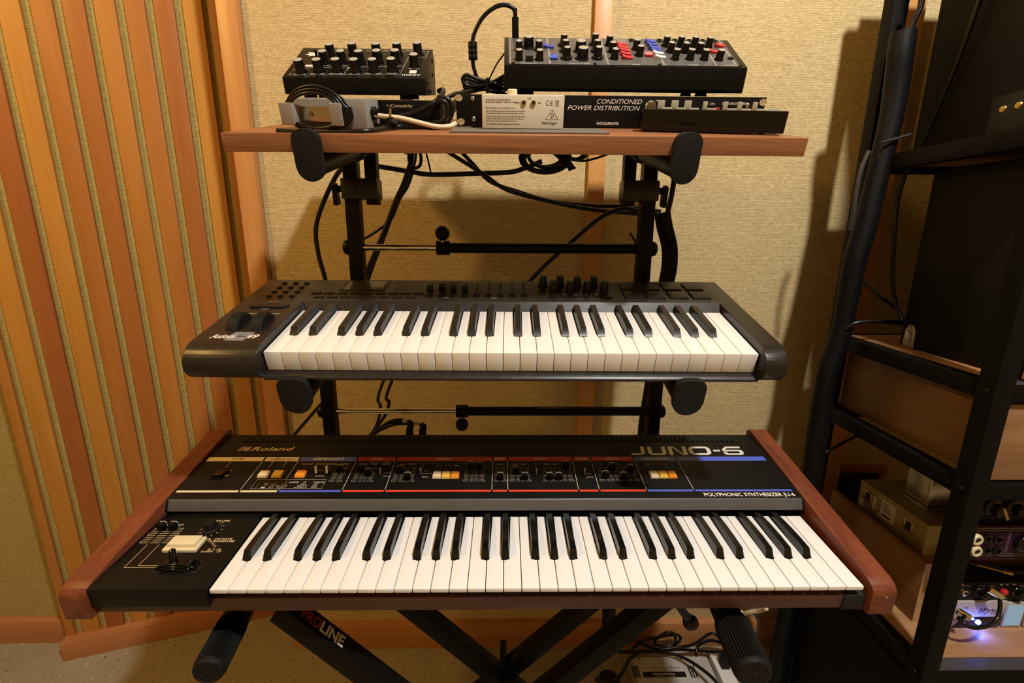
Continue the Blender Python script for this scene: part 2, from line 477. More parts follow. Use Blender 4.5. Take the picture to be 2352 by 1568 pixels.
class Print:
    """flat print on a panel plane (x, y) : lettering and lines"""
    def __init__(s): s.v, s.f = [], []
    def add(s, v, f):
        n = len(s.v); s.v += v; s.f += [tuple(i + n for i in q) for q in f]
    def rect(s, x0, y0, x1, y1, slant=0.0, z=0.0): s.add([(x0, y0, z), (x1, y0, z), (x1 + slant, y1, z), (x0 + slant, y1, z)], [(0, 1, 2, 3)])
    def line(s, x0, y0, x1, y1, w=0.0005):
        d = Vector((x1 - x0, y1 - y0)); L = d.length
        if L < 1e-9: return
        n = Vector((-d.y, d.x)) / L * w / 2
        s.add([(x0 - n.x, y0 - n.y, 0), (x1 - n.x, y1 - n.y, 0), (x1 + n.x, y1 + n.y, 0), (x0 + n.x, y0 + n.y, 0)], [(0, 1, 2, 3)])
    def path(s, pts, w=0.0005, close=False):
        q = list(pts) + ([pts[0]] if close else [])
        for a, b in zip(q, q[1:]): s.line(*a, *b, w)
    def ring(s, x, y, r, w=0.0005, n=20, a0=0, a1=2 * pi):
        s.path([(x + r * cos(a0 + (a1 - a0) * k / n), y + r * sin(a0 + (a1 - a0) * k / n)) for k in range(n + 1)], w)
    def poly(s, pts): s.add([(x, y, 0) for x, y in pts], [tuple(range(len(pts)))])
    def text(s, t, x0, x1, y0, h=None, bold=0.0, shear=0.0, align='fit'):
        """fit the string into x0..x1 with height h on baseline y0; align 'c': centre at x0, natural width * x1"""
        v, f, a, b, c, d = text_polys(t, 1.0, bold, shear)
        ch = text_polys('H', 1.0, bold, 0)[5]
        sy = h / ch
        if align == 'fit': sx = (x1 - x0) / max(1e-6, b - a); ox = x0 - a * sx
        elif align == 'c': sx = sy * x1; ox = x0 - (a + b) / 2 * sx
        else: sx = sy * x1; ox = x0 - a * sx
        s.add([(ox + p[0] * sx, y0 + p[1] * sy, 0) for p in v], f)
    def build(s, name, mat, parent, M):
        me = bpy.data.meshes.new(name); me.from_pydata(s.v, [], s.f); me.materials.append(MATS[mat])
        o = put(name, me, parent, M)
        if 'letter' in name or 'symbols' in name or 'logo' in name or 'lines' in name: o['kind'] = 'stuff'
        return o

def cable(name, pts, r, label, group=None, mat='cable', seg=12, **k):
    o = MB().tube(pts, r, seg=seg, **k).build(name, mat)
    return tag(o, label, 'cable', group)

def kp(seq, Y):
    """pixel list -> points; entries (px,py) use plane Y, entries (px,py,Y) their own"""
    return [ony(p[0], p[1], p[2] if len(p) > 2 else Y) for p in seq]

# ------------------------------------------------------------------ the room
YW = 0.686                                   # face of the fabric wall
xl = ony(549, 40, 0.667).x
struct(MB().box(-3.2, 3.6, -3.0, 1.2, -0.05, 0.0).build('floor', 'floor'))
bw = struct(MB().box(xl, 3.6, YW, 1.2, 0.0, 2.75, bev=0.006).build('wall_back', 'burlap'))
struct(MB().box(-3.2, -0.86, 0.715, 1.2, 0.0, 2.75).build('wall_left', 'burlap_panel'))
for k, (a, b) in enumerate((((1363 + 4, 0), (1408, 0)), ((2077, 0), (2125, 0)))):
    x0 = ony(*a, YW - 0.019).x; x1 = ony(*b, YW - 0.019).x
    struct(MB().box(x0, x1, YW - 0.019, YW + 0.002, 0.086, 2.75, bev=0.0012).build('trim_%d' % (k + 1), 'cherry_pale'))
struct(MB().box(xl, 3.6, 0.664, YW + 0.004, 0.0, 0.086, bev=0.002).build('baseboard_back', 'cherry_x'))
struct(MB().box(-3.2, -0.87, 0.692, 0.72, 0.0, 0.078, bev=0.002).build('baseboard_left', 'cherry_x'))
# slatted corner panel, turned 17 degrees
ANG = radians(17.11)
PF = Fr((-0.8944, 0.6380, 0.0), 0.0, ANG)
panel = struct(MB().box(-0.030, 0.70, 0.0405, 0.10, 0.04, 2.75).build('wall_corner', 'burlap_panel', M=PF.mat()))
struct(MB().box(-0.036, 0.74, 0.0, 0.055, 0.0, 0.061, bev=0.0015).build('baseboard_corner', 'cherry_x', M=PF.mat()))
sl = MB().box(0, 0.042, 0.030, 0.0410, 0.060, 2.75, bev=0.0012).data('slat', 'cherry')
for k in range(9):
    put('slat', sl, panel, T(0.4995 - 0.0614 * k, 0, 0))
put('slat', MB().box(0, 0.021, 0.030, 0.0410, 0.060, 2.75, bev=0.0012).data('slat', 'cherry'), panel, T(-0.032, 0, 0))
put('slat', MB().box(0, 0.05, 0.030, 0.0410, 0.060, 2.75, bev=0.0012).data('slat', 'cherry'), panel, T(0.5595, 0, 0))
struct(MB().box(ony(502, 40, 0.667).x, xl, 0.667, 0.70, 0.0, 2.75, bev=0.0012).build('trim_3', 'cherry_pale'))
# ------------------------------------------------------------------ keys
WK = 0.02356
def key_set(parent, octs, L, front_h, bl, bh, wmat, bmat, bstyle, ox=0.0):
    """white and black keys as single parts; front edge at y=0, top at z=0"""
    black_after = {0: 0.0145, 1: 0.0271 + 0.0, 3: 0, 4: 0, 5: 0}
    # centre offsets of the black keys from the boundary between two white keys
    off = {0: -0.0022, 1: 0.0022, 3: -0.003, 4: 0.0, 5: 0.003}
    bw = 0.0062; gap = 0.00045; n = octs * 7 + 1
    y_n = 0.0490
    def half(d):                              # notch boundary of degree d / d+1
        return off[d] if d in off else None
    cache = {}
    for i in range(n):
        d = i % 7
        last = i == n - 1
        kk = (d, last)
        if kk not in cache:
            r = half(d) if not last else None
            l = half((d - 1) % 7) if d not in (0, 3) else None
            if d == 0: l = None
            x0, x1 = gap, WK - gap
            xl_ = (l + bw + 0.0006) if l is not None else x0
            xr_ = (WK + r - bw - 0.0006) if r is not None else x1
            poly = [(x0, 0), (x1, 0)]
            if r is not None: poly += [(x1, y_n), (xr_, y_n)]
            else: pass
            poly += [(xr_, L), (xl_, L)]
            if l is not None: poly += [(xl_, y_n), (x0, y_n)]
            m = MB()
            if bstyle == 'a':
                m.prism(poly, -front_h, 0, 'z', bev=0.0006)
            else:                              # lipped key: slab with a rounded lip, narrower block below
                m.prism(poly, -0.0066, 0, 'z', bev=0.0013)
            cache[kk] = m.data('white_key', wmat)
        put('white_key', cache[kk], parent, T(ox + i * WK, 0, 0))
    m = MB()
    if bstyle == 'a':
        prof = [(0.0, 0.0), (0.0065, bh), (L - y_n, bh + 0.0005), (L - y_n, 0)]
        secs = [(0.0, -0.002, 0.0068), (0.0, 0.0005, 0.0066), (0.0065, bh, 0.0047), (L - y_n - 0.001, bh + 0.001, 0.0047)]
    tw, bwid = 0.0043, 0.0060
    pts = []
    def sec(y, z0, zt, wb, wt): return [(-wb, y, z0), (wb, y, z0), (wt, y, zt), (-wt, y, zt)]
    Lb = L - y_n
    rows = [sec(0, -0.003, 0.0006, bwid, bwid), sec(0.0022 if bstyle != 'a' else 0.001, -0.003, 0.0012, bwid, bwid - 0.0003)]
    if bstyle == 'a':
        rows += [sec(0.0075, -0.003, bh, bwid, tw), sec(Lb * 0.5, -0.003, bh + 0.0003, bwid, tw), sec(Lb + 0.004, -0.003, bh + 0.0005, bwid, tw)]
    else:
        rows += [sec(0.0068, -0.003, bh - 0.0006, bwid, tw + 0.0003), sec(0.009, -0.003, bh, bwid, tw), sec(0.03, -0.003, bh - 0.0002, bwid, tw), sec(0.055, -0.003, bh - 0.0016, bwid, tw), sec(0.072, -0.003, bh - 0.0034, bwid, tw), sec(Lb + 0.002, -0.003, bh - 0.0062, bwid, tw)]
    v = [p for r in rows for p in r]; f = [(3, 2, 1, 0)]
    for j in range(len(rows) - 1):
        for k in range(4):
            f.append((j * 4 + k, j * 4 + (k + 1) % 4, j * 4 + 4 + (k + 1) % 4, j * 4 + 4 + k))
    e = (len(rows) - 1) * 4
    f.append((e, e + 1, e + 2, e + 3))
    m._add(v, f)
    sharp = [ed for ed in m.bm.edges if len(ed.link_faces) == 2 and ed.calc_face_angle(0) > 0.5]
    bmesh.ops.bevel(m.bm, geom=sharp, offset=0.0006, segments=2, profile=0.6, affect='EDGES')
    bk = m.data('black_key', bmat)
    for i in range(n - 1):
        d = i % 7
        if d in off: put('black_key', bk, parent, T(ox + (i + 1) * WK + off[d], y_n + 0.0006, 0))

# ------------------------------------------------------------------ large synthesizer on the bottom tier
JF = Fr((0, 0, 0.8), 0.0799)
juno = thing('synthesizer', 'large black synthesizer with wooden cheeks and red and blue panel stripes on the bottom tier', 'synthesizer', JF.mat())
KL = 0.139
key_set(juno, 5, KL, 0.017, 0.09, 0.012, 'key_white', 'key_black', 'b')
PT = 0.0733                                          # panel tilt within the case
PY, PZ = 0.1514, 0.0244
PLEN = 0.183
by, bz = PY + PLEN * cos(PT), PZ + PLEN * sin(PT)
XL, XR = -0.1525, 0.8565
MB().prism([(0.150, -0.012), (0.150, 0.004), (0.143, 0.0085), (0.1508, 0.0236), (PY + 0.001, PZ + 0.001 * math.tan(PT)), (by - 0.004, bz - 0.004 * math.tan(PT)), (by, bz - 0.004), (by, -0.040), (0.02, -0.040), (0.02, -0.022), (0.150, -0.022)], XL, XR, 'x').build('case', 'panel_black', juno)
MB().prism([(0.1425, 0.0085), (0.1500, 0.0228), (0.1512, 0.0240), (0.152, 0.0232), (0.1445, 0.0078)], XL + 0.004, XR - 0.004, 'x', bev=0.0002).build('panel_bevel', 'bevel_grey', juno)
MB().box(XL, XR, 0.004, 0.022, -0.040, -0.0175, bev=0.0015).build('front_rail', 'rail_wood', juno)
MB().box(0.828, XR - 0.0005, 0.002, 0.024, -0.0412, -0.0170, bev=0.0015).build('rail_end', 'dark_void', juno)
MB().box(XL, -0.0022, -0.002, 0.149, -0.026, 0.0035, bev=0.001).build('control_block', 'panel_black', juno)
def cheek(x0, x1, nm='cheek'):
    pr = [(-0.006, -0.041), (-0.006, -0.010), (-0.004, -0.003), (0.001, 0.0025), (0.010, 0.006), (0.326, 0.047), (0.336, 0.046), (0.343, 0.040), (0.343, -0.041)]
    MB().prism(pr, x0, x1, 'x', bev=0.0016).build(nm, 'cheek_wood', juno)
cheek(-0.187, -0.1528); cheek(0.8568, 0.889)
PM = T(0, PY, PZ + 0.0003) @ RX(PT)
GP = JF.sub((0, PY, PZ), PT)                          # panel plane for measuring
def jp(px, py): q = GP.at(px, py); return q.x, q.y
# cooling slots along the back
sm = MB().box(0, 0.0048, 0.157, 0.173, -0.002, 0.0001)
slot = sm.data('vent_slot', 'dark_void', False)
rm = MB().prism([(0.0048, 0.156), (0.0094, 0.156), (0.0094, 0.174), (0.0048, 0.174)], 0.0, 0.0011, 'z', bev=0.0004).data('vent_rib', 'panel_black')
for k in range(99):
    put('vent_slot', slot, juno, PM @ T(-0.116 + k * 0.0094, 0, 0))
    put('vent_rib', rm, juno, PM @ T(-0.116 + k * 0.0094, 0, 0))
# coloured stripes
bx = [-0.150, -0.0485, 0.0133, 0.1153, 0.1841, 0.357, 0.3832, 0.4984, 0.5322, 0.6093, 0.6868, 0.849]
cols = ['cream', 'cream', 'stripe_blue', 'stripe_red', 'stripe_red', 'stripe_red', 'stripe_red', 'stripe_red', 'stripe_red', 'stripe_blue', 'stripe_blue']
for k, cc in enumerate(cols):
    p = Print(); p.rect(bx[k] + 0.0016, 0.0965, bx[k + 1] - 0.0016, 0.1085); p.build('header_stripe', cc, juno, PM)
    p = Print(); p.rect(bx[k] + 0.0016, 0.0155, bx[k + 1] - 0.0016, 0.0200); p.build('lower_stripe', 'stripe_red_lit' if cc == 'stripe_red' else cc, juno, PM)
pw, pd, pg = Print(), Print(), Print()
for k in range(1, 11): pw.line(bx[k], 0.0205, bx[k], 0.096, 0.0007)
def hdr(t, k, w=1.25): pw.text(t, (bx[k] + bx[k + 1]) / 2, w, 0.0992, 0.0064, bold=0.018, align='c')
for t, k in (('ARPEGGIO', 2), ('LFO', 3), ('DCO', 4), ('HPF', 5), ('VCF', 6), ('VCA', 7), ('ENV', 8), ('CHORUS', 9)): hdr(t, k)
pb = Print()
pb.text('POWER', -0.095, 1.3, 0.1012, 0.0032, bold=0.02, align='c')
pb.text('KEY', -0.026, 1.3, 0.1042, 0.0028, bold=0.02, align='c'); pb.text('TRANSPOSE', -0.026, 1.2, 0.1, 0.0028, bold=0.02, align='c')
pb.text('HOLD', -0.003, 1.2, 0.1, 0.0028, bold=0.02, align='c')
pb.build('header_lettering', 'print_black', juno, PM @ T(0, 0, 0.0002))
# scales, knobs and switches
def scale(xs, v0=0.042, v1=0.077, wid=0.0135, n=11):
    """ladder of dim lines around slider slots at xs"""
    edges = [xs[0] - wid * 0.72] + [(a + b) / 2 for a, b in zip(xs, xs[1:])] + [xs[-1] + wid * 0.72]
    for k in range(n):
        v = v0 + (v1 - v0) * k / (n - 1)
        for a, b in zip(edges, edges[1:]):
            m_ = [x for x in xs if a <= x <= b][0]
            pd.line(a + 0.0008, v, m_ - 0.0018, v, 0.0006); pd.line(m_ + 0.0018, v, b - 0.0008, v, 0.0006)
    for v in (v0, v0 + (v1 - v0) / 2):
        pd.line(edges[0], v, edges[0], v + (v1 - v0) * 0.1, 0.0006); pd.line(edges[-1], v, edges[-1], v + (v1 - v0) * 0.1, 0.0006)
    pd.text('0', edges[-1] + 0.0004, 1.0, v0 - 0.001, 0.0022, align='l'); pd.text('10', edges[-1] - 0.003, 1.0, v1 + 0.0006, 0.0022, align='l')
capm = MB()
capm.prism([(-0.0055, 0.0), (0.0055, 0.0), (0.0055, 0.0085), (0.0038, 0.0115), (-0.0038, 0.0115), (-0.0055, 0.0085)], -0.0035, 0.0035, 'y', bev=0.0004)
capd = capm.data('slider_cap', 'black_plastic')
lm = MB()
lp = [(-0.0052, 0.0006), (-0.0052, 0.0088), (-0.0036, 0.0117), (0.0036, 0.0117), (0.0052, 0.0088), (0.0052, 0.0006)]
for a, b in zip(lp, lp[1:]):
    lm.tube([(a[0], 0.0036, a[1]), (b[0], 0.0036, b[1])], 0.00042, seg=5, smooth=False)
lined = lm.data('cap_line', 'print_white')
slt = MB().box(-0.0009, 0.0009, 0.039, 0.080, -0.001, 0.0001).data('slider_slot', 'dark_void', False)
def slider(x, v, M=PM, slot=True):
    if slot: put('slider_slot', slt, juno, M @ T(x, 0, 0))
    c = put('slider_cap', capd, juno, M @ T(x, v, 0))
    put('cap_line', lined, c, Matrix.Identity(4))
def A_(cx, cy): return 480 + cx / 4.704, 980 + cy / 4.704
def B_(cx, cy): return 880 + cx / 4.523, 980 + cy / 4.523
def D_(cx, cy): return 1340 + cx / 4.523, 980 + cy / 4.523
groups = [[A_(1395, 508)], [A_(1632, 500), A_(1705, 548)], [B_(160, 500), B_(240, 572)], [B_(900, 462), B_(995, 462)], [B_(1215, 578)],
          [B_(1375, 512), B_(1472, 578)], [B_(1735, 578), B_(1830, 578), B_(1903, 450)], [D_(240, 558), D_(310, 470), D_(435, 570), D_(500, 486)]]
for g in groups:
    q = [jp(*p) for p in g]
    scale([x for x, v in q])
    for x, v in q: slider(x, v + 0.003)
def lab(t, p, h=0.0032): x, v = jp(*p); pd.text(t, x, 1.25, v + 0.0015, h, bold=0.02, align='c')
for t, p in (('ON/OFF', A_(1048, 420)), ('MODE', A_(1190, 421)), ('RANGE', A_(1305, 422)), ('RATE', A_(1450, 424)), ('RATE', A_(1665, 428)), ('DELAY', A_(1770, 412)), ('TIME', A_(1768, 430)), ('TRIG', A_(1900, 412)), ('MODE', A_(1893, 430)),
             ('LFO', B_(195, 415)), ('PWM', B_(287, 415)), ('SUB', B_(752, 433)), ('FREQ', B_(1215, 419)), ('FREQ', B_(1370, 419)), ('RES', B_(1463, 419)), ('ENV', B_(1707, 419)), ('LFO', B_(1800, 419)),
             ('A', D_(195, 415)), ('S', D_(378, 415)), ('OFF', D_(692, 412)), ('I', D_(785, 410)), ('II', D_(874, 410)), ('ON', A_(235, 477)), ('OFF', A_(193, 532)), ('AUTO', A_(1910, 524)), ('MAN', A_(1898, 560)),
             ('LFO', B_(440, 487)), ('MANUAL', B_(450, 512)), ('ENV', B_(425, 549)), ('ENV', B_(2145, 515)), ('GATE', B_(2158, 550)), ('UP', A_(1192, 490)), ('DOWN', A_(1178, 550))):
    lab(t, p, 0.0026 if t in ('AUTO', 'MAN', 'MANUAL', 'UP', 'DOWN', 'ON', 'GATE') else 0.0032)
# bracket lines above the oscillator section, wave symbols
def pp(pr, pts, w=0.0005): pr.path([jp(*p) for p in pts], w)
pp(pd, [B_(287, 405), B_(290, 392), B_(572, 395), B_(572, 405)]); pp(pd, [B_(415, 395), B_(400, 455)]); pp(pd, [B_(757, 408), B_(757, 396), B_(860, 397)])
pp(pd, [B_(1587, 455), B_(1583, 398), B_(1708, 398), B_(1708, 410)])
pp(pd, [B_(550, 425), B_(552, 412), B_(566, 412), B_(570, 425), B_(590, 425), B_(592, 412)]); pp(pd, [B_(645, 426), B_(672, 410), B_(672, 426)]); pp(pd, [B_(735, 425), B_(740, 412), B_(752, 412), B_(754, 425), B_(772, 425), B_(775, 410)])
pp(pw, [A_(268, 350), A_(195, 435)], 0.0006); pp(pw, [A_(708, 360), A_(648, 440)], 0.0006); pp(pw, [A_(848, 362), A_(793, 440)], 0.0006)
# tape label with a mode chart
lx0, lx1, lv0, lv1 = -0.0335, 0.0805, 0.0235, 0.0465
MB().box(lx0, lx1, lv0, lv1, 0.0001, 0.0004).build('label_tape', 'panel_black', juno, PM)
pl2 = Print()
pl2.path([(lx0, lv0), (lx1, lv0), (lx1, lv1), (lx0, lv1)], 0.0004, True)
for x, v, t, h in ((0.030, 0.0375, 'MODE', 0.0036), (0.0715, 0.0375, 'PORTA', 0.0036), (0.017, 0.0325, 'Poly', 0.0032), (0.014, 0.0285, 'Mono A', 0.0032), (0.0135, 0.0247, 'Chord', 0.0032), (0.0475, 0.0325, 'Duo', 0.0032), (0.047, 0.0285, 'Mono B', 0.0032), (0.045, 0.0247, 'Polychord', 0.0032), (0.0675, 0.0325, 'Off', 0.0032), (0.0675, 0.0285, 'Fast', 0.0032), (0.0675, 0.0247, 'Slow', 0.0032), (-0.0005, 0.0335, 'Record', 0.0022), (-0.0005, 0.031, 'Chord', 0.0022), (-0.002, 0.027, 'Power', 0.0022), (-0.003, 0.0246, 'up', 0.0022)):
    pl2.text(t, x, 1.1, v, h, bold=0.02, align='c')
pl2.ring(0.017, 0.0395, 0.0017, 0.0005); pl2.ring(0.0475, 0.0393, 0.0014, 0.0005)
for k in range(8):
    a = k * pi / 4; pl2.line(0.0475 + 0.002 * cos(a), 0.0393 + 0.002 * sin(a), 0.0475 + 0.003 * cos(a), 0.0393 + 0.003 * sin(a), 0.0004)
for k in range(22): pl2.rect(-0.024 + k * 0.0017, 0.0393, -0.0232 + k * 0.0017, 0.0398)
for k in range(3): pl2.rect(-0.0165 + k * 0.0022, 0.032, -0.0149 + k * 0.0022, 0.0368)
pl2.rect(-0.0185, 0.0247, -0.0115, 0.0288)
for k in range(6): pl2.rect(-0.0265, 0.026 + k * 0.0022, -0.026, 0.027 + k * 0.0022)
pl2.build('label_lettering', 'print_white', juno, PM @ T(0, 0, 0.0004))
# logos
x0, x1, v0 = -0.086, -0.0095, 0.1275
pg.text('Roland', x0, x1, v0, 0.0115, bold=0.012, shear=0.18)
for k in range(3):                                   # the angular mark before the name: nested slanted outlines
    i = k * 0.0022
    pg.path([(-0.111 + i * 1.1, v0), (-0.1065 + i * 1.05, v0 + 0.0115 - i), (-0.0905 - i * 0.7, v0 + 0.0115 - i), (-0.0885 - i, v0 + 0.0092 - i * 0.5), (-0.0905 - i, v0 + 0.0055 + i * 0.2), (-0.1015 + i * 0.2, v0 + 0.0055 + i * 0.2), (-0.1015, v0 + 0.0035)] , 0.0009)
pg.path([(-0.1045, v0), (-0.1015, v0 + 0.0035), (-0.089, v0 + 0.0035)], 0.0009); pg.path([(-0.099, v0 + 0.0002), (-0.0885, v0 + 0.0002)], 0.0009); pg.path([(-0.1, v0 + 0.002), (-0.0885, v0 + 0.002)], 0.0009)
pg.build('maker_logo', 'print_gold', juno, PM)
pj = Print()
# wide squared letters drawn as outlines: each stroke a filled polygon
LW, LH, ST = 0.0290, 0.0255, 0.0072
def L_(ox, polys):
    for q in polys: pj.poly([(ox + x + 0.12 * y, 0.1138 + y) for x, y in q])
s_, h_, w_ = ST, LH, LW
def bowl(x0, y0, x1, y1, t, th, c=0.005, n=5):
    """rounded rectangular ring as quads"""
    def ring(a0, b0, a1, b1, cc):
        pts = []
        for (cx, cy, st) in ((a1 - cc, b0 + cc, -pi / 2), (a1 - cc, b1 - cc, 0), (a0 + cc, b1 - cc, pi / 2), (a0 + cc, b0 + cc, pi)):
            for k in range(n + 1):
                a = st + pi / 2 * k / n
                pts.append((cx + cc * cos(a), cy + cc * sin(a)))
        return pts
    o_, i_ = ring(x0, y0, x1, y1, c), ring(x0 + t, y0 + th, x1 - t, y1 - th, max(0.0012, c - min(t, th)))
    return [[o_[k], o_[(k + 1) % len(o_)], i_[(k + 1) % len(o_)], i_[k]] for k in range(len(o_))]
th = 0.0052
def halfU(x0, x1):
    r = []
    for q in bowl(x0, 0, x1, h_ + 0.014, s_, th, 0.007):
        qq = [(x, min(y, h_)) for x, y in q]
        r.append(qq)
    return r
J0 = 0.609
L_(J0, [[(0, 0), (0.0175, 0), (0.0195, th), (0, th)], [(0.0175, 0), (0.0255, 0.0035), (0.0215, th + 0.001), (0.0175, th)], [(0.0185, th), (0.0255, 0.0035), (0.0255, h_), (0.0185, h_)]])
L_(J0 + 0.0315, halfU(0, 0.0335))
L_(J0 + 0.070, [[(0, 0), (s_, 0), (s_, h_), (0, h_)], [(s_ - 0.0005, h_), (0.0235, 0), (0.0335 - s_ + 0.0005, 0), (0.011, h_)][::1], [(0.0335 - s_, 0), (0.0335, 0), (0.0335, h_), (0.0335 - s_, h_)]])
L_(J0 + 0.1075, bowl(0, 0, 0.0405, h_, s_, th, 0.0085))
L_(J0 + 0.153, [[(0, 0.0105), (0.013, 0.0105), (0.013, 0.0155), (0, 0.0155)]])
L_(J0 + 0.1705, bowl(0, 0, 0.037, 0.0155, s_, 0.0046, 0.006) + [[(0, 0.006), (s_, 0.006), (s_, h_ - 0.008), (0, h_ - 0.008)], [(0, h_ - 0.008), (s_, h_ - 0.008), (0.0095, h_ - th), (0.0085, h_)], [(0.0085, h_), (0.0095, h_ - th), (0.035, h_ - th), (0.0355, h_)]])
pj.build('model_logo', 'print_silver', juno, PM)
pw.text('POLYPHONIC SYNTHESIZER JU-6', 0.699, 0.846, 0.0035, 0.0082, bold=0.015)
pw.build('panel_lettering', 'print_white', juno, PM @ T(0, 0, 0.0002))
pd.build('scale_lettering', 'print_dim', juno, PM)
# push buttons
def jbutton(p, mat, w=0.0145, d=0.0165):
    x, v = jp(*p)
    MB().frus(x - w / 2, x + w / 2, v - d / 2, v + d / 2, 0, 0.0045, 0.0012, 0.0012, bev=0.0006).build('push_button', mat, juno, PM)
for p, m_ in ((A_(598, 520), 'cream_btn'), (A_(745, 520), 'yellow_btn'), (A_(988, 522), 'orange_btn'), (B_(550, 525), 'cream_btn'), (B_(645, 527), 'yellow_btn'), (B_(740, 527), 'orange_btn'), (D_(745, 517), 'cream_btn'), (D_(838, 516), 'yellow_btn'), (D_(930, 515), 'orange_btn')):
    jbutton(p, m_, 0.0172 if p[0] < 700 else 0.0149)
for p in (A_(640, 447), A_(785, 447), A_(1020, 452), B_(560, 450), B_(652, 450), B_(745, 452), A_(183, 440)):
    x, v = jp(*p); MB().lathe([(0.0011, 0), (0.0011, 0.0006), (0.0004, 0.0013)], 10).build('indicator_lamp', 'led_red_off', juno, PM @ T(x, v, 0))
# toggle levers
def toggle(p, mat, lean=0.25, r=0.0022, L=0.011):
    x, v = jp(*p)
    t = put('toggle_switch', MB().lathe([(0.0042, 0), (0.0042, 0.0012), (0.003, 0.0016)], 14).data('toggle_switch', 'black_plastic'), juno, PM @ T(x, v, 0))
    MB().lathe([(r * 0.75, 0), (r, L * 0.8), (r * 0.9, L), (r * 0.4, L + 0.0008)], 12).build('lever', mat, t, RX(lean))
for p, m_ in ((A_(1147, 515), 'white_plastic'), (A_(1263, 515), 'white_plastic'), (A_(1840, 540), 'steel'), (B_(380, 520), 'steel'), (B_(1597, 525), 'steel'), (B_(2102, 520), 'steel')):
    toggle(p, m_, lean=-0.35 if p[0] < 780 else -0.2, L=0.013)
# power rocker
x, v = jp(*A_(135, 510))
q = put('power_switch', MB().box(-0.010, 0.010, -0.013, 0.013, 0, 0.0012, bev=0.0004).data('power_switch', 'black_plastic'), juno, PM @ T(x, v, 0))
MB().prism([(-0.010, 0.001), (0.010, 0.001), (0.010, 0.0025), (0.0, 0.0035), (-0.010, 0.0065)], -0.0075, 0.0075, 'x', bev=0.0004).build('rocker', 'black_gloss', q, Matrix.Identity(4))
MB().lathe([(0.0012, 0.0055), (0.0012, 0.0068)], 10).build('indicator_lamp', 'led_red_off', q, T(0, -0.006, 0))
# left control block
ZB = 0.0037
def jb(px, py): q = JF.at(px, py, 0.0035); return q.x, q.y
BM = T(0, 0, ZB)
def C_(cx, cy): return 240 + cx / 4.704, 1160 + cy / 4.704
pk = Print()
c1, c2 = jb(*C_(560, 345)), jb(*C_(635, 345))
sx = [jb(*C_(655, 250))[0], jb(*C_(775, 250))[0]]
v_lo, v_hi = jb(*C_(500, 392))[1], jb(*C_(700, 235))[1]
for k in range(9):
    v = v_lo + (v_hi - v_lo) * k / 8
    for a, b in ((sx[0] - 0.0135, sx[0] - 0.002), (sx[0] + 0.002, sx[1] - 0.002), (sx[1] + 0.002, sx[1] + 0.0135)): pk.line(a, v, b, v, 0.0008)
dv = (v_hi - v_lo) / 8
for a in (sx[0] - 0.0135, sx[1] + 0.0135):
    for k in (0, 4): pk.line(a, v_lo + dv * k, a, v_lo + dv * (k + 1), 0.0008)
pk.path([(sx[0], v_lo - 0.002), (sx[0], jb(*C_(240, 655))[1]), (sx[0] + 0.056, jb(*C_(240, 655))[1])], 0.0007)
pk.path([(sx[1], v_lo - 0.002), (sx[1], jb(*C_(380, 635))[1]), (sx[0] + 0.056, jb(*C_(380, 635))[1])], 0.0007)
xk, vk = jb(*C_(1180, 245))
for k in range(11):
    a = radians(-240 + 300 * k / 10)
    pk.line(xk + 0.0125 * cos(a), vk + 0.0125 * sin(a), xk + (0.017 if k % 5 else 0.0185) * cos(a), vk + (0.017 if k % 5 else 0.0185) * sin(a), 0.0007)
def lb(t, p, h): x, v = jb(*p); pk.text(t, x, 1.2, v, h, bold=0.02, align='c')
lb('VOLUME', C_(1288, 163), 0.0036); lb('OCTAVE', C_(1302, 358), 0.0038); lb('TRANSPOSE', C_(1290, 382), 0.0038); lb('NORMAL', C_(1202, 472), 0.0026); lb('DOWN', C_(1122, 493), 0.0028); lb('UP', C_(1255, 493), 0.0028); lb('VCF', C_(842, 205), 0.003)
pk.path([jb(*C_(1140, 478)), jb(*C_(1150, 455)), jb(*C_(1180, 450))], 0.0005); pk.path([jb(*C_(1275, 478)), jb(*C_(1280, 455)), jb(*C_(1255, 450))], 0.0005)
pk.build('block_lettering', 'print_gold', juno, BM)
for k in (0, 1):
    MB().box(sx[k] - 0.0008, sx[k] + 0.0008, v_lo - 0.003, v_hi + 0.008, -0.001, 0.0001).build('slider_slot', 'dark_void', juno, BM)
    slider(sx[k], jb(*C_(655, 262))[1] + 0.003, BM, False)
MB().lathe([(0.0115, 0), (0.0115, 0.0015), (0.0085, 0.003), (0.0078, 0.012), (0.0070, 0.0135), (0.001, 0.0137)], 24).build('volume_knob', 'black_rubber', juno, BM @ T(xk, vk, 0))
MB().box(-0.0006, 0.0006, 0.0035, 0.0050, 0.0137, 0.0139).build('pointer_mark', 'led_red_off', juno, BM @ T(xk, vk, 0))
x, v = jb(*C_(900, 425))
b_ = put('trigger_button', MB().box(-0.0235, 0.0235, -0.0135, 0.0135, 0, 0.005, bev=0.001).data('trigger_button', 'cream'), juno, BM @ T(x, v, 0))
MB().frus(-0.020, 0.020, -0.0085, 0.0115, 0.005, 0.0095, 0.001, 0.001, bev=0.0006).build('button_cap', 'cream', b_, Matrix.Identity(4))
x, v = jb(*C_(1225, 440))
t_ = put('octave_switch', MB().lathe([(0.0055, 0), (0.0055, 0.0004)], 20).data('octave_switch', 'black_gloss'), juno, BM @ T(x, v, 0))
MB().lathe([(0.0018, 0), (0.0026, 0.012), (0.0025, 0.0155), (0.001, 0.0165)], 14).build('lever', 'chrome', t_, RY(-0.75) @ RX(-0.3))
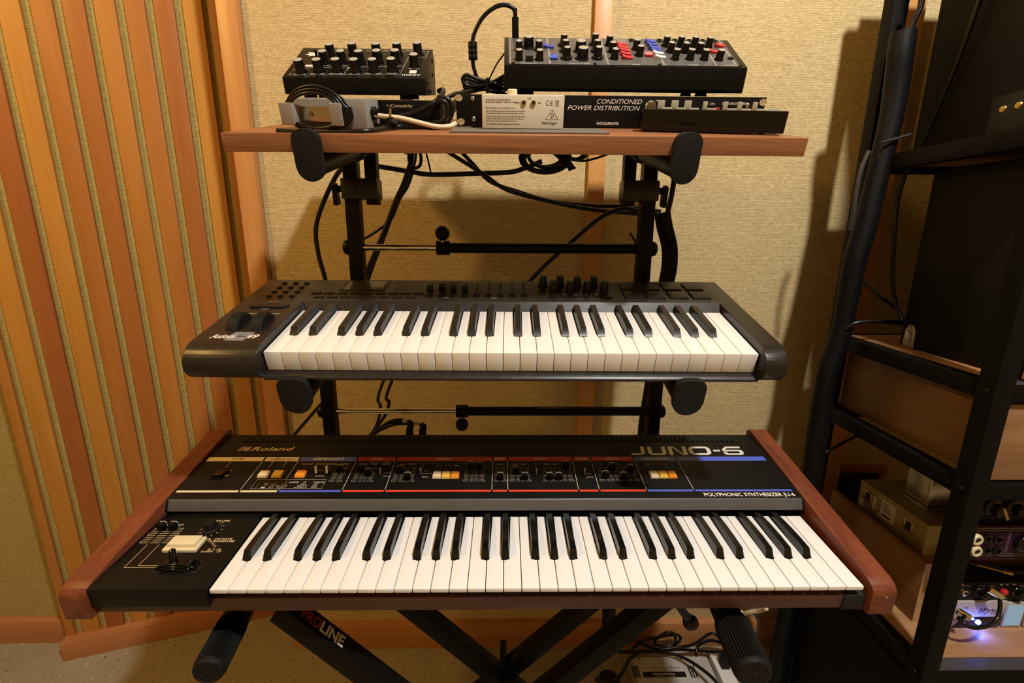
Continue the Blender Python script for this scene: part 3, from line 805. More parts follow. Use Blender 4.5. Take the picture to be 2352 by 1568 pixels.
# pitch bender: rocker sunk in a round-edged slot with an upright stick
x, v = jb(*C_(818, 665))
bd = put('bender', MB().box(-0.030, 0.030, -0.008, 0.011, -0.0015, 0.0004, bev=0.0003).data('bender', 'dark_void'), juno, BM @ T(x, v, 0))
MB().prism([(0.0265 * cos(pi * j / 16), 0.0105 * sin(pi * j / 16)) for j in range(17)], -0.0035, 0.0085, 'y', bev=0.0008).build('rocker', 'black_gloss', bd)
for k in range(3):
    MB().tube([((0.0262 - 0.0055 * k) * cos(pi * j / 12), -0.004 - 0.0016 * k, max(0.0, (0.0102 - 0.0026 * k) * sin(pi * j / 12))) for j in range(13)], 0.0016, seg=8).build('ridge', 'black_gloss', bd)
MB().lathe([(0.0060, 0.006), (0.0048, 0.011), (0.0046, 0.022), (0.0040, 0.0252), (0.002, 0.0268)], 18).build('stick', 'black_gloss', bd, T(-0.006, 0.002, 0) @ RX(-0.15))
for p in (C_(680, 600), C_(1065, 608)):
    x, v = jb(*p)
    s2 = put('screw', MB().lathe([(0.0052, 0), (0.0048, 0.0008), (0.003, 0.0004), (0.0005, 0.0006)], 18).data('screw', 'black_gloss'), juno, BM @ T(x, v, 0))
# rear MIDI cables leave behind; small side screw
MB().lathe([(0.0018, 0), (0.0012, 0.0008)], 10).build('cheek_screw', 'steel', juno, T(0.8755, -0.006, -0.012) @ RX(pi / 2))
# ------------------------------------------------------------------ keyboard controller on the middle tier
AF = Fr((0.387, 0.1084, 1.0851), 0.2636, -0.0106)
axi = thing('keyboard_controller', 'dark grey keyboard controller with pads, knobs and wheels on the middle tier', 'keyboard', AF.mat())
AW = 29 * WK / 2
AKL = 0.136
ks = MB().box(-AW, AW, 0.01, AKL + 0.02, -0.036, -0.0305).build('keybed', 'ax_dark', axi)
key_set(ks, 4, AKL, 0.029, 0.085, 0.0105, 'key_ivory', 'key_black_matte', 'a', -AW)
AT = 0.012
xa0, xa1, xb0, xb1 = -0.441, -AW - 0.0015, AW + 0.0015, 0.372
AB = 0.247
def arc(cy, cz, ry, rz, a0, a1, n=10): return [(cy + ry * cos(a0 + (a1 - a0) * k / n), cz + rz * sin(a0 + (a1 - a0) * k / n)) for k in range(n + 1)]
endp = arc(0.010, -0.01425, 0.034, 0.02625, pi / 2, 3 * pi / 2, 16) + [(AB, -0.0405), (AB, AT - 0.003), (AB - 0.003, AT)]
MB().prism(endp, xa0, xa1, 'x', bev=0.0012).build('end_block', 'ax_plastic', axi)
MB().prism(endp, xb0, xb1, 'x', bev=0.0012).build('end_block', 'ax_plastic', axi)
MB().prism([(AKL + 0.001, -0.0405), (AKL + 0.001, -0.001), (0.149, AT), (AB - 0.003, AT), (AB, AT - 0.003), (AB, -0.0405)], xa1, xb0, 'x').build('control_panel', 'ax_plastic', axi)
MB().prism([(-0.006, -0.0305), (0.006, -0.0292), (0.14, -0.0310), (0.14, -0.0405), (0.0, -0.0405)] + [(-0.011, -0.0385), (-0.0135, -0.0345), (-0.012, -0.0325)], xa1, xb0, 'x').build('front_lip', 'ax_plastic', axi)
AM = T(0, 0, AT + 0.0001)
def ap(px, py): q = AF.at(px, py, AT); return q.x, q.y
def E_(cx, cy): return 430 + cx / 4.704, 620 + cy / 4.704
def F_(cx, cy): return 900 + cx / 4.704, 620 + cy / 4.704
def G_(cx, cy): return 1340 + cx / 4.612, 620 + cy / 4.612
dome = MB().lathe([(0.0052, 0), (0.0050, 0.0008), (0.0042, 0.0009), (0.0038, 0.0022), (0.002, 0.003), (0.0004, 0.0032)], 18).data('round_button', 'ax_button')
for r in ((1040, 1160, 1275, 138), (985, 1105, 1222, 183), (930, 1050, 1175, 230), (875, 995, 1120, 278)):
    for cx in r[:3]:
        x, y = ap(*E_(cx, r[3] + 4)); put('round_button', dome, axi, AM @ T(x, y, 0))
# pill-shaped octave pair
x0, y0 = ap(*E_(672, 385)); x1, y1 = ap(*E_(1085, 385)); xm = (x0 + x1) / 2
def pill(xs, xe, left):
    hh = 0.009
    if left: return [(xe, -hh), (xe, hh)] + [(xs + hh + hh * cos(a), hh * sin(a)) for a in [pi / 2 + pi * k / 8 for k in range(9)]]
    return [(xs, hh), (xs, -hh)] + [(xe - hh + hh * cos(a), hh * sin(a)) for a in [-pi / 2 + pi * k / 8 for k in range(9)]]
for l_ in (True, False):
    MB().prism(pill(x0, xm - 0.0004, True) if l_ else pill(xm + 0.0004, x1, False), 0, 0.0022, 'z', bev=0.0008).build('octave_button', 'ax_button', axi, AM @ T(0, y0, 0))
# pitch and modulation wheels
for cx in (548, 795):
    x, y = ap(*E_(cx + 15, 575))
    MB().box(x - 0.0105, x + 0.0105, y - 0.021, y + 0.021, -0.002, 0.0002, bev=0.0004).build('wheel_slot', 'ax_dark', axi, AM)
    seg = 40; R = 0.0285
    w = MB()
    prof = [(R - 0.0025, -0.0082), (R, -0.006), (R, 0.006), (R - 0.0025, 0.0082)]
    w.lathe(prof, seg, T(x, y, -0.0135) @ RY(pi / 2))
    wo = w.build('wheel', 'black_rubber', axi, AM)
    MB().tube([(x - 0.0065, y + 0.010, 0.0128), (x + 0.0065, y + 0.010, 0.0128)], 0.0012, seg=8, smooth=False).build('wheel_notch', 'black_gloss', wo, Matrix.Identity(4))
# display
x0, y0 = ap(*E_(1650, 210)); x1, y1 = ap(*E_(2130, 118))
dsp = put('display', MB().box(x0 - 0.004, x1 + 0.008, y0 - 0.004, y1 + 0.004, 0, 0.0006, bev=0.0003).data('display', 'ax_dark'), axi, AM)
MB().box(x0 + 0.004, x1 + 0.002, y0, y1, 0.0006, 0.0009).build('screen', 'lcd', dsp, Matrix.Identity(4))
sb = MB().frus(-0.0088, 0.0088, -0.0032, 0.0032, 0, 0.0018, 0.0006, 0.0006, bev=0.0003).data('function_button', 'ax_button')
for k in range(9):
    x, y = ap(*E_(1380 + 138 * k, 245)); put('function_button', sb, axi, AM @ T(x, y, 0))
for k in range(8):
    x, y = ap(*E_(1407 + 140 * k, 287)); put('function_button', sb, axi, AM @ T(x, y, 0))
# faders
fcap = MB().frus(-0.0052, 0.0052, -0.0045, 0.0045, 0, 0.011, 0.0008, 0.0010, bev=0.0006).data('fader_cap', 'ax_button')
for k in range(9):
    cx = 415 + 126.2 * k
    xt, yt = ap(*F_(cx, 130)); xb, yb = ap(*F_(cx, 228))
    xx = (xt + xb) / 2
    MB().box(xx - 0.0010, xx + 0.0010, yb, yt, -0.001, 0.0002).build('fader_slot', 'dark_void', axi, AM)
    if k < 4:
        x, y = ap(*F_(cx, (215, 205, 218, 222)[k])); put('fader_cap', fcap, axi, AM @ T(xx, y, 0))
    x, y = ap(*F_(385 + 130.6 * k, 266)); put('round_button', dome, axi, AM @ T(x, y, 0) @ Matrix.Scale(1.25, 4))
pa = Print()
for k in range(8):                                   # dim ladders between the faders
    cx = 478 + 126.2 * k
    for j in range(6):
        a = ap(*F_(cx - 32, 140 + j * 14)); b = ap(*F_(cx + 30, 140 + j * 14)); pa.line(*a, *b, 0.0006)
pa.build('fader_scale', 'print_grey', axi, AM)
bpy.data.objects[axi.children[-1].name].active_material = MATS['ax_button']
# rotary encoders
knob = MB().lathe([(0.0076, 0), (0.0076, 0.004), (0.0070, 0.006), (0.0062, 0.0158), (0.0054, 0.0175), (0.001, 0.018)], 22).data('encoder_knob', 'ax_button')
kring = MB().lathe([(0.0115, 0), (0.0113, 0.0008), (0.010, 0.0008)], 28).data('encoder_ring', 'ax_plastic')
for cx, cy in ((1637, 157), (1822, 157), (2010, 160), (2190, 160), (1750, 212), (1935, 214), (2120, 214), (2305, 214)):
    x, y = ap(*F_(cx, cy)); k_ = put('encoder_knob', knob, axi, AM @ T(x, y, 0)); put('encoder_ring', kring, k_, Matrix.Identity(4))
tb = MB().frus(-0.0072, 0.0072, -0.0062, 0.0062, 0, 0.0015, 0.0005, 0.0005, bev=0.0003).data('transport_button', 'ax_button')
pt = Print()
for k, cx in enumerate((1757, 1880, 1998, 2112, 2230)):
    x, y = ap(*F_(cx, 268)); put('transport_button', tb, axi, AM @ T(x, y, 0))
    if k == 0: pt.ring(x, y + 0.0004, 0.003, 0.0007)
    if k == 1: pt.poly([(x - 0.004, y), (x, y + 0.0022), (x, y - 0.0022)]); pt.poly([(x, y), (x + 0.004, y + 0.0022), (x + 0.004, y - 0.0022)])
    if k == 2: pt.poly([(x - 0.004, y - 0.0022), (x - 0.004, y + 0.0022), (x, y)]); pt.poly([(x, y - 0.0022), (x, y + 0.0022), (x + 0.004, y)])
    if k == 3: pt.rect(x - 0.002, y - 0.002, x + 0.002, y + 0.002)
    if k == 4: pt.poly([(x - 0.002, y - 0.0024), (x - 0.002, y + 0.0024), (x + 0.003, y)])
x, y = ap(1401, 681)
rb = put('ring_button', MB().lathe([(0.0072, 0), (0.0072, 0.0014), (0.006, 0.002), (0.001, 0.0021)], 24).data('ring_button', 'ax_button'), axi, AM @ T(x, y, 0))
pt2 = Print(); pt2.ring(x, y, 0.0082, 0.0011, 28); pt2.build('button_ring', 'print_grey', axi, AM)
pt.build('transport_symbols', 'print_gold', axi, AM @ T(0, 0, 0.0017))
# pads
r1 = [ap(*G_(cx, 178)) for cx in (490, 715, 938, 1162)]; r2 = [ap(*G_(cx, 266)) for cx in (540, 775, 1010, 1242)]
pw_ = abs(r1[1][0] - r1[0][0]) * 0.84 / 2
pdh = abs(r1[0][1] - r2[0][1]) * 0.80 / 2
pad = MB().frus(-pw_, pw_, -pdh, pdh, 0, 0.0028, 0.0012, 0.0012, bev=0.0008).data('drum_pad', 'ax_dark')
for row in (r1, r2):
    ym = sum(q[1] for q in row) / 4
    for k, q in enumerate(row): put('drum_pad', pad, axi, AM @ T(q[0], ym, 0))
# lettering on the left block
pl3, pl4 = Print(), Print()
xa, ya = ap(*E_(245, 735)); xb, yb = ap(*E_(505, 735)); xc = ap(*E_(750, 732))[0]
pl3.text('Axiom', xa, xb, ya, 0.0115, bold=0.03, shear=0.25)
pl3.text('49', ap(*E_(618, 735))[0], xc, ya, 0.0115, bold=0.03, shear=0.25)
cx_, cy_ = ap(*E_(565, 715))
for dx, dy in ((-0.008, -0.0068), (0.008, 0.0068), (-0.0065, 0.0072), (0.0055, -0.0072)):
    pl4.poly([(cx_ + dx - 0.0085, cy_ + dy - 0.0058), (cx_ + dx + 0.005, cy_ + dy - 0.0058), (cx_ + dx + 0.0085, cy_ + dy + 0.0058), (cx_ + dx - 0.005, cy_ + dy + 0.0058)])
pl4.build('logo_mark', 'print_grey', axi, AM)
for t, p, h in (('Pitch Bend', E_(670, 474), 0.0028), ('Modulation', E_(915, 474), 0.0028), ('Transpose', E_(920, 343), 0.0026), ('Octave', E_(828, 423), 0.0026), ('Select', F_(1100, 297), 0.0024), ('Select', F_(575, 295), 0.0024)):
    x, y = ap(*p); pl3.text(t, x, 1.15, y, h, align='c')
pl3.build('logo_lettering', 'print_silver', axi, AM @ T(0, 0, 0.0001))
# ------------------------------------------------------------------ wooden shelf board on the top tier and what stands on it
SF = Fr(atd(512, 316, 0.59), 0.26)
SF.o = SF.o + SF.ez * 0.004
SW, SD = 0.756, 0.42
shelf = tag(MB().box(0, SW, 0, SD, -0.0225, 0, bev=0.0008).build('shelf_board', 'walnut', M=SF.mat()), 'reddish brown wooden board laid across the top tier of the stand', 'shelf')
def onS(x, y, z, rz=0.0): return SF.mat() @ T(x, y, z) @ RZ(rz)
def fr_of(Mx):
    g = Fr((0, 0, 0)); g.o = Mx.to_translation(); g.ex = Vector(Mx.col[0][:3]); g.ey = Vector(Mx.col[1][:3]); g.ez = Vector(Mx.col[2][:3]); return g

# -- speckled strip under the tester
tag(MB().box(0, 0.215, 0, 0.085, 0.0002, 0.0024, bev=0.0006).build('perforated_strip', 'mat_grey', M=onS(0.288, 0.030, 0)), 'thin grey speckled strip lying flat on the shelf front', 'strip')

# -- cable tester standing on its edge
M0 = onS(0.3295, 0.080, 0.0026) @ Matrix.Scale(0.935, 4)
ct = thing('cable_tester', 'beige metal box with printed text and two small jacks standing upright on the shelf', 'tester', M0)
w_, h_ = 0.1245, 0.0465
MB().box(0, w_, 0.004, 0.045, 0, h_, bev=0.002).build('housing', 'beige', ct)
MB().box(0.001, w_ - 0.001, 0, 0.0045, 0.0005, h_ - 0.0005, bev=0.001).build('cover_plate', 'beige', ct)
FM = T(0, -0.0002, 0) @ RX(pi / 2)
pr = Print()
def bt(t, x, y, h, a='l', k=1.0): pr.text(t, x, k, y, h, bold=0.01, align=a)
for j, t in enumerate(('CONCEIVED AND DESIGNED BY', 'BEHRINGER GERMANY  MADE IN CHINA')): bt(t, 0.006, 0.0385 - 0.0031 * j, 0.0019, k=0.95)
bt('MUSIC Group Macao Commercial Offshore Limited', 0.006, 0.0278, 0.0017, k=0.85)
for j, t in enumerate(('CABLE TEST MODE: LEDs show output to input pin connections. Pressing RESET', 'clears intermittent status LEDs, and stores current connections for comparison.')): bt(t, 0.006, 0.0236 - 0.003 * j, 0.0018, k=0.68)
for j, t in enumerate(('INSTALLED CABLES: Hold RESET while turning on CABLE TEST mode. Power On', 'LED flashes to indicate CABLE TEST mode. Connect tester OUT to cable. Test', 'with & without cap on other end. LEDs will indicate shorted pins.')): bt(t, 0.006, 0.0162 - 0.003 * j, 0.0018, k=0.68)
bt('TEST TONE MODE: Pressing RESET toggles between 1kHz and 440 Hz.', 0.006, 0.0058, 0.0018, k=0.68)
bt('OUT', 0.0505, 0.0345, 0.0026, k=1.1); bt('IN', 0.0845, 0.0345, 0.0026, k=1.1); bt('1/8"', 0.0685, 0.0400, 0.0026)
bt('behringer', 0.0915, 0.0068, 0.0040, k=1.0)
pr.ring(0.0995, 0.0355, 0.003, 0.0007, 12, pi * 0.35, pi * 1.65); pr.ring(0.1055, 0.0355, 0.003, 0.0007, 12, pi * 0.35, pi * 1.65); pr.line(0.1028, 0.0355, 0.1065, 0.0355, 0.0006)
pr.path([(0.1105, 0.0388), (0.1115, 0.034), (0.1145, 0.034), (0.1155, 0.0388)], 0.0005, True); pr.line(0.1102, 0.0335, 0.116, 0.039, 0.0004); pr.line(0.116, 0.0335, 0.1102, 0.039, 0.0004); pr.rect(0.1103, 0.0315, 0.1158, 0.0323)
pr.path([(0.0965, 0.0135), (0.1155, 0.0135), (0.106, 0.0275)], 0.0005, True); pr.ring(0.1055, 0.0188, 0.003, 0.0008, 14, -pi * 0.6, pi * 0.75); pr.ring(0.1045, 0.0178, 0.0014, 0.0005, 10, -pi * 0.6, pi * 0.75)
pr.build('plate_lettering', 'print_black', ct, FM)
for x in (0.063, 0.0775):
    j = put('jack_socket', MB().lathe([(0.0037, 0), (0.0037, 0.0018), (0.0022, 0.0018), (0.0021, -0.002)], 18).data('jack_socket', 'brass'), ct, T(x, 0, 0.0358) @ RX(pi / 2))
    MB().lathe([(0.0021, 0.0), (0.0021, 0.0014)], 14).build('socket_hole', 'dark_void', j, Matrix.Identity(4))
MB().lathe([(0.0075, 0), (0.0075, 0.006), (0.006, 0.0075)], 18).build('thumb_knob', 'cream', ct, T(0.046, 0.02, h_))

# -- rack power conditioner lying at the back of the shelf
M0 = onS(0.2865, 0.155, 0.0012)
pc = thing('power_conditioner', 'long black rack power conditioner behind the beige tester box', 'rack unit', M0)
w_, h_ = 0.480, 0.0445
MB().box(0.022, w_ - 0.022, 0.003, 0.215, 0.001, h_ - 0.001).build('chassis', 'black_metal', pc)
fp = MB()
fp.box(0, w_, 0, 0.003, 0, h_, bev=0.0006)
fp.build('face_plate', 'panel_black', pc)
FM = T(0, -0.0002, 0) @ RX(pi / 2)
pr = Print()
def fx(px): return fr_of(M0).aty(px, 250, 0).x
pr.text('CONDITIONED', fx(1370), fx(1473), 0.0335, 0.0062, bold=0.0, shear=0.28); pr.text('POWER DISTRIBUTION', fx(1304), fx(1470), 0.0245, 0.0062, bold=0.0, shear=0.28)
pr.text('RACK ILLUMINATOR', fx(1374), fx(1425), 0.0042, 0.0036, bold=0.02)
pr.text('ON', fx(1632), 1.1, 0.0330, 0.0033, align='c'); pr.text('SWITCHED/FILTERED', fx(1654), fx(1711), 0.0338, 0.0033, bold=0.01); pr.text('TM', fx(1506), 1, 0.037, 0.0026, align='c')
pr.text('G1', fx(1160), 1.5, 0.0365, 0.006, align='c')
pr.build('face_lettering', 'print_silver', pc, FM)
for px, pz in ((1054, 0.0395), (1057, 0.0065), (1746, 0.0375), (1750, 0.008)):
    MB().lathe([(0.0048, 0), (0.0048, 0.0004)], 20).build('mounting_hole', 'burlap', pc, T(fx(px), -0.0001, pz) @ RX(pi / 2) @ Matrix.Diagonal((1.25, 1, 1, 1)))
for px, pz in ((1086, 0.0385), (1087, 0.0105), (1712, 0.033)):
    MB().lathe([(0.0034, 0), (0.0034, 0.001), (0.002, 0.0018), (0.0004, 0.0012)], 14).build('screw', 'steel', pc, T(fx(px), 0, pz) @ RX(pi / 2))
MB().lathe([(0.0085, 0), (0.0085, 0.010), (0.0075, 0.011)], 24).build('rotary_knob', 'steel', pc, T(fx(1490), 0, 0.030) @ RX(pi / 2))
MB().box(fx(1622), fx(1643), -0.004, 0, 0.019, 0.028, bev=0.001).build('rocker_switch', 'rocker_red', pc)

# -- glossy black box with clear levers, turned a little
xL = SF.at(1473, 303); M0 = onS(0.557, 0.082, 0.0012, -0.255) @ Matrix.Scale(0.885, 4)
bb = thing('switch_box', 'glossy black box with clear plastic tabs at the right end of the wooden board', 'box', M0)
w_, h_ = 0.214, 0.0325
MB().box(0, w_, 0, 0.046, 0.0012, h_, bev=0.0015).build('housing', 'black_gloss', bb)
MB().box(0.004, w_ - 0.004, -0.0012, 0.001, 0.004, 0.0052, bev=0.0003).build('front_ridge', 'black_gloss', bb)
for x in (0.012, w_ - 0.03): MB().lathe([(0.006, -0.0005), (0.0055, 0.0014)], 16).build('rubber_foot', 'black_rubber', bb, T(x, 0.012, 0))
tab = MB().box(-0.0055, 0.0055, -0.002, 0.002, 0, 0.0125, bev=0.0008).data('clear_tab', 'clear_tab')
tab2 = MB().box(-0.0035, 0.0035, -0.002, 0.002, 0, 0.0115, bev=0.0008).data('clear_tab', 'clear_tab')
leg = MB().box(0, 0.014, -0.0012, 0.0, 0, 0.0022, bev=0.0003).data('button_label', 'paper')
for k, x in enumerate((0.028, 0.049, 0.069, 0.095, 0.125, 0.146, 0.168)):
    put('clear_tab', tab if k < 3 else tab2, bb, T(x, 0.018, h_)); put('button_label', leg, bb, T(x + 0.003, 0.015, h_))
MB().box(0.109, 0.117, 0.014, 0.018, h_, h_ + 0.003, bev=0.0006).build('red_button', 'rocker_red', bb)
MB().box(0.188, 0.204, 0.012, 0.014, h_, h_ + 0.003).build('pink_label', 'paper', bb)

# -- MIDI interface
M0 = onS(0.151, 0.120, 0.0) @ Matrix.Diagonal((0.985, 1, 0.88, 1))
mi = thing('midi_interface', 'small black audio interface box under the knobby synthesizer beside coiled cables', 'interface', M0)
MB().box(0, 0.113, 0, 0.10, 0.001, 0.041, bev=0.0012).build('housing', 'black_metal', mi)
pr = Print(); FM = T(0, -0.0002, 0) @ RX(pi / 2)
pr.text('iConnectivity', 0.0425, 0.0755, 0.0315, 0.0048, bold=0.0)
pr.ring(0.0385, 0.034, 0.0013, 0.0005)
pr.build('face_lettering', 'print_gold', mi, FM)
u = put('usb_socket', MB().box(0.0595, 0.0715, -0.001, 0.001, 0.010, 0.0205, bev=0.0005).data('usb_socket', 'cream'), mi)
MB().box(0.0615, 0.0695, -0.0015, 0.0, 0.0115, 0.0185).build('socket_hole', 'dark_void', u)
MB().lathe([(0.0135, 0), (0.0135, 0.007), (0.011, 0.009), (0.006, 0.0095)], 24).build('round_cap', 'black_gloss', mi, T(0.011, 0, 0.016) @ RX(pi / 2))
MB().box(0.113, 0.1155, 0.004, 0.09, 0.002, 0.039, bev=0.0005).build('side_flange', 'black_metal', mi)

# -- small knob synthesizer on top of the interface
def desk_synth(name, label, M0, w, h0, d, tilt, mat='panel_black'):
    t = thing(name, label, 'synthesizer', M0)
    hb = h0 + d * sin(tilt); yb = d * cos(tilt)
    return t, hb, yb
M0 = onS(0.0295, 0.150, 0.0432)
w_, h_, d_, tl = 0.2125, 0.0225, 0.115, 0.40
ms = thing('desktop_synthesizer', 'small black desktop synthesizer with many silver topped knobs, the left one on the top board', 'synthesizer', M0)
MB().prism([(0, 0.0), (0, h_), (d_ * cos(tl), h_ + d_ * sin(tl)), (d_ * cos(tl) + 0.014, h_ + d_ * sin(tl) - 0.016), (d_ * cos(tl) + 0.008, 0.0)], 0, w_, 'x', bev=0.0012).build('case', 'black_metal', ms)
for x in (0.030, 0.178): MB().lathe([(0.010, -0.0062), (0.009, 0.001)], 18).build('rubber_foot', 'black_rubber', ms, T(x, 0.022, 0))
for x in (0.030, 0.178): MB().lathe([(0.010, -0.0062), (0.009, 0.001)], 18).build('rubber_foot', 'black_rubber', ms, T(x, 0.085, 0))
PM2 = T(0, 0, h_ + 0.0002) @ RX(tl)
GM = fr_of(M0).sub((0, 0, h_), tl)
def mk(cx, cy): q = GM.at(620 + cx / 5.227, 60 + cy / 5.227); return q.x, q.y
kb = MB().lathe([(0.0092, 0), (0.0092, 0.0012), (0.0075, 0.0035), (0.0070, 0.0155), (0.0064, 0.0172)], 24).data('knob', 'black_gloss')
kc = MB().lathe([(0.0064, 0.0172), (0.0058, 0.0176), (0.0005, 0.0177)], 24).data('knob_cap', 'knob_cap')
pr = Print()
for cx, cy in ((395, 575), (612, 570), (830, 562), (1043, 560), (1260, 555), (1480, 545), (1745, 490), (680, 470), (890, 465), (1100, 462), (1310, 452), (1525, 445), (758, 385), (1022, 372), (1300, 370), (1545, 360), (1785, 352)):
    x, y = mk(cx, cy)
    k_ = put('knob', kb, ms, PM2 @ T(x, y, 0)); put('knob_cap', kc, k_, Matrix.Identity(4))
    for j in range(9):
        a = radians(-240 + 300 * j / 8); pr.line(x + 0.0102 * cos(a), y + 0.0102 * sin(a), x + 0.0118 * cos(a), y + 0.0118 * sin(a), 0.0004)
def mpath(pts, w=0.0005): pr.path([mk(*p) for p in pts], w)
mpath([(250, 612), (325, 530), (960, 512), (900, 600), (250, 612)]); mpath([(900, 600), (965, 512), (1615, 490), (1565, 585), (900, 600)]); mpath([(1565, 585), (1670, 385), (1870, 392), (1912, 315), (1160, 322)])
def mt(t, p, h): x, y = mk(*p); pr.text(t, x, 1.1, y, h, bold=0.01, align='c')
for t, p in (('VCO BANK', (370, 603)), ('VCF EGR AMT', (585, 600)), ('VCF LFO AMT', (805, 596)), ('ATTACK', (1022, 590)), ('DECAY/RELEASE', (1245, 583)), ('SUSTAIN', (1465, 580)), ('FINE TUNE', (1735, 520)), ('MINI', (1410, 312)), ('VCO LEVEL', (1700, 312)), ('GLIDE', (700, 500)), ('RATE', (910, 498))): mt(t, p, 0.0022)
x0, y0 = mk(1580, 612); x1 = mk(1805, 600)[0]
pr.text('moog', x0, x1, max(y0, 0.0) + 0.0042, 0.0062, bold=0.02)
for cx, cy, a, b in ((1720, 555, 0.0055, 0.006), (490, 500, 0.006, 0.0035)):
    x, y = mk(cx, cy); pr.rect(x - a, y - b, x + a, y + b)
# splash-shaped emblem at the back corner: irregular blot
x, y = mk(545, 365)
blot = [(0.0, 0.010), (0.004, 0.006), (0.011, 0.008), (0.009, 0.002), (0.013, -0.003), (0.007, -0.004), (0.006, -0.010), (0.0, -0.006), (-0.006, -0.009), (-0.006, -0.003), (-0.013, -0.002), (-0.008, 0.003), (-0.011, 0.009), (-0.004, 0.006)]
pr.poly([(x + a, y + b) for a, b in blot])
pr.build('panel_lettering', 'print_silver', ms, PM2)
MB().lathe([(0.0022, 0), (0.002, 0.009), (0.001, 0.0098)], 10).build('toggle', 'black_gloss', ms, PM2 @ T(*mk(580, 390), 0))
for cx, cy in ((585, 628), (1412, 607)):
    x, y = mk(cx, cy); MB().lathe([(0.0034, 0), (0.003, 0.0014), (0.0006, 0.002)], 14).build('screw', 'black_gloss', ms, PM2 @ T(x, max(y, 0.003), 0))
for y, z in ((0.020, 0.018), (0.03, 0.006), (0.05, 0.006), (0.085, 0.03), (0.092, 0.05)):
    MB().lathe([(0.0032, 0), (0.003, 0.0014), (0.0006, 0.0022)], 14).build('screw', 'black_gloss', ms, T(w_, y, z) @ RY(pi / 2))

# -- larger knob synthesizer on the power conditioner
M0 = onS(0.3605, 0.240, 0.0510)
w_, h_, d_, tl = 0.405, 0.0375, 0.118, 0.42
ds = thing('desktop_synthesizer', 'wide black desktop synthesizer with red, blue and white rocker switches on the rack unit', 'synthesizer', M0)
MB().prism([(0.002, 0.0), (0, 0.004), (0, h_), (d_ * cos(tl), h_ + d_ * sin(tl)), (d_ * cos(tl) + 0.006, 0.0)], 0, w_, 'x', bev=0.0012).build('case', 'black_plastic', ds)
for x, y in ((0.030, 0.02), (0.045, 0.075), (0.315, 0.02), (0.352, 0.045), (0.36, 0.075)): MB().lathe([(0.0095, -0.0052), (0.0075, 0.001)], 18).build('rubber_foot', 'black_rubber', ds, T(x, y, 0))
PM3 = T(0, 0, h_ + 0.0002) @ RX(tl)
GD = fr_of(M0).sub((0, 0, h_), tl)
MB().box(0.010, w_ - 0.012, 0.003, d_ - 0.003, 0, 0.0007, bev=0.0002).build('face_panel', 'bevel_grey', ds, PM3)
ds.children[-1].active_material = MATS['synth_face']
PM3 = PM3 @ T(0, 0, 0.0007)
def c2(cx, cy): q = GD.at(1040 + cx / 4.752, cy / 4.752, 0.0007); return q.x, q.y
def c3(cx, cy): q = GD.at(1400 + cx / 4.9, 60 + cy / 4.9, 0.0007); return q.x, q.y
def kn(r, h): return (MB().lathe([(r * 1.22, 0), (r * 1.22, 0.001), (r * 1.0, 0.003), (r * 0.93, h - 0.001), (r * 0.84, h)], 22).data('knob', 'black_gloss'), MB().lathe([(r * 0.84, h), (r * 0.7, h + 0.0004), (0.0004, h + 0.0005)], 22).data('knob_cap', 'knob_cap'))
KS, KB = kn(0.0062, 0.0155), kn(0.0092, 0.0175)
KD = MB().lathe([(0.0100, 0), (0.0100, 0.0035), (0.0090, 0.0042), (0.0063, 0.0044)], 24).data('knob_skirt', 'black_gloss')
pr = Print()
def place_knob(p, big=False, skirt=False):
    x, y = p; y = min(max(y, 0.010), d_ - 0.007); x = min(x, w_ - 0.03)
    a, b = KB if big else KS
    k_ = put('knob', a, ds, PM3 @ T(x, y, 0.0022 if skirt else 0)); put('knob_cap', b, k_, Matrix.Identity(4))
    if skirt: put('knob_skirt', KD, k_, T(0, 0, -0.0022))
    for j in range(11):
        t = radians(-240 + 300 * j / 10); r_ = 0.0125 if big else 0.0092; pr.line(x + r_ * cos(t), y + r_ * sin(t), x + (r_ + 0.0016) * cos(t), y + (r_ + 0.0016) * sin(t), 0.0003)
for p in ((720, 560), (722, 655), (937, 560), (945, 658)): place_knob(c2(*p))
place_knob(c2(825, 527), True); place_knob(c2(1387, 575), True); place_knob(c2(1410, 650), True)
for p in ((1205, 510), (1222, 572), (1238, 645), (1540, 505), (1563, 575), (1577, 645)): place_knob(c2(*p), False, True)
for p in ((1697, 512), (1730, 582), (1757, 652)): place_knob(c2(*p))
for p in ((285, 282), (325, 350), (615, 250), (775, 252), (930, 255), (1090, 262), (665, 318), (825, 322), (985, 325), (722, 395), (885, 398), (1045, 402), (1210, 405)): place_knob(c3(*p))
rk = [(-0.0048, 0), (0.0048, 0), (0.0048, 0.0036), (0.0, 0.0022), (-0.0048, 0.0056)]
def rocker(p, mat, rot=0.0, nm='rocker_switch'):
    x, y = p; MB().prism(rk, -0.0062, 0.0062, 'x', bev=0.0004).build(nm, mat, ds, PM3 @ T(x, min(max(y, 0.008), d_ - 0.006), 0) @ RZ(rot))
RH = MB().prism([(-0.009, 0), (0.009, 0), (0.009, 0.0030), (0.0, 0.0025), (-0.009, 0.006)], -0.0042, 0.0042, 'y', bev=0.0004)
def bar(p, mat):
    x, y = p; MB().prism([(-0.009, 0), (0.009, 0), (0.009, 0.0030), (0.0, 0.0028), (-0.009, 0.0060)], -0.0044, 0.0044, 'y', bev=0.0004).build('rocker_switch', mat, ds, PM3 @ T(x, min(max(y, 0.006), d_ - 0.006), 0))
RH.bm.free()
bar(c2(1043, 530), 'rocker_blue'); rocker(c2(1100, 650), 'rocker_blue', pi)
for p in ((125, 238), (143, 270), (158, 302), (175, 340), (195, 380)): bar(c3(*p), 'rocker_red')
for p in ((443, 212), (463, 245), (487, 278), (510, 308)): bar(c3(*p), 'rocker_blue')
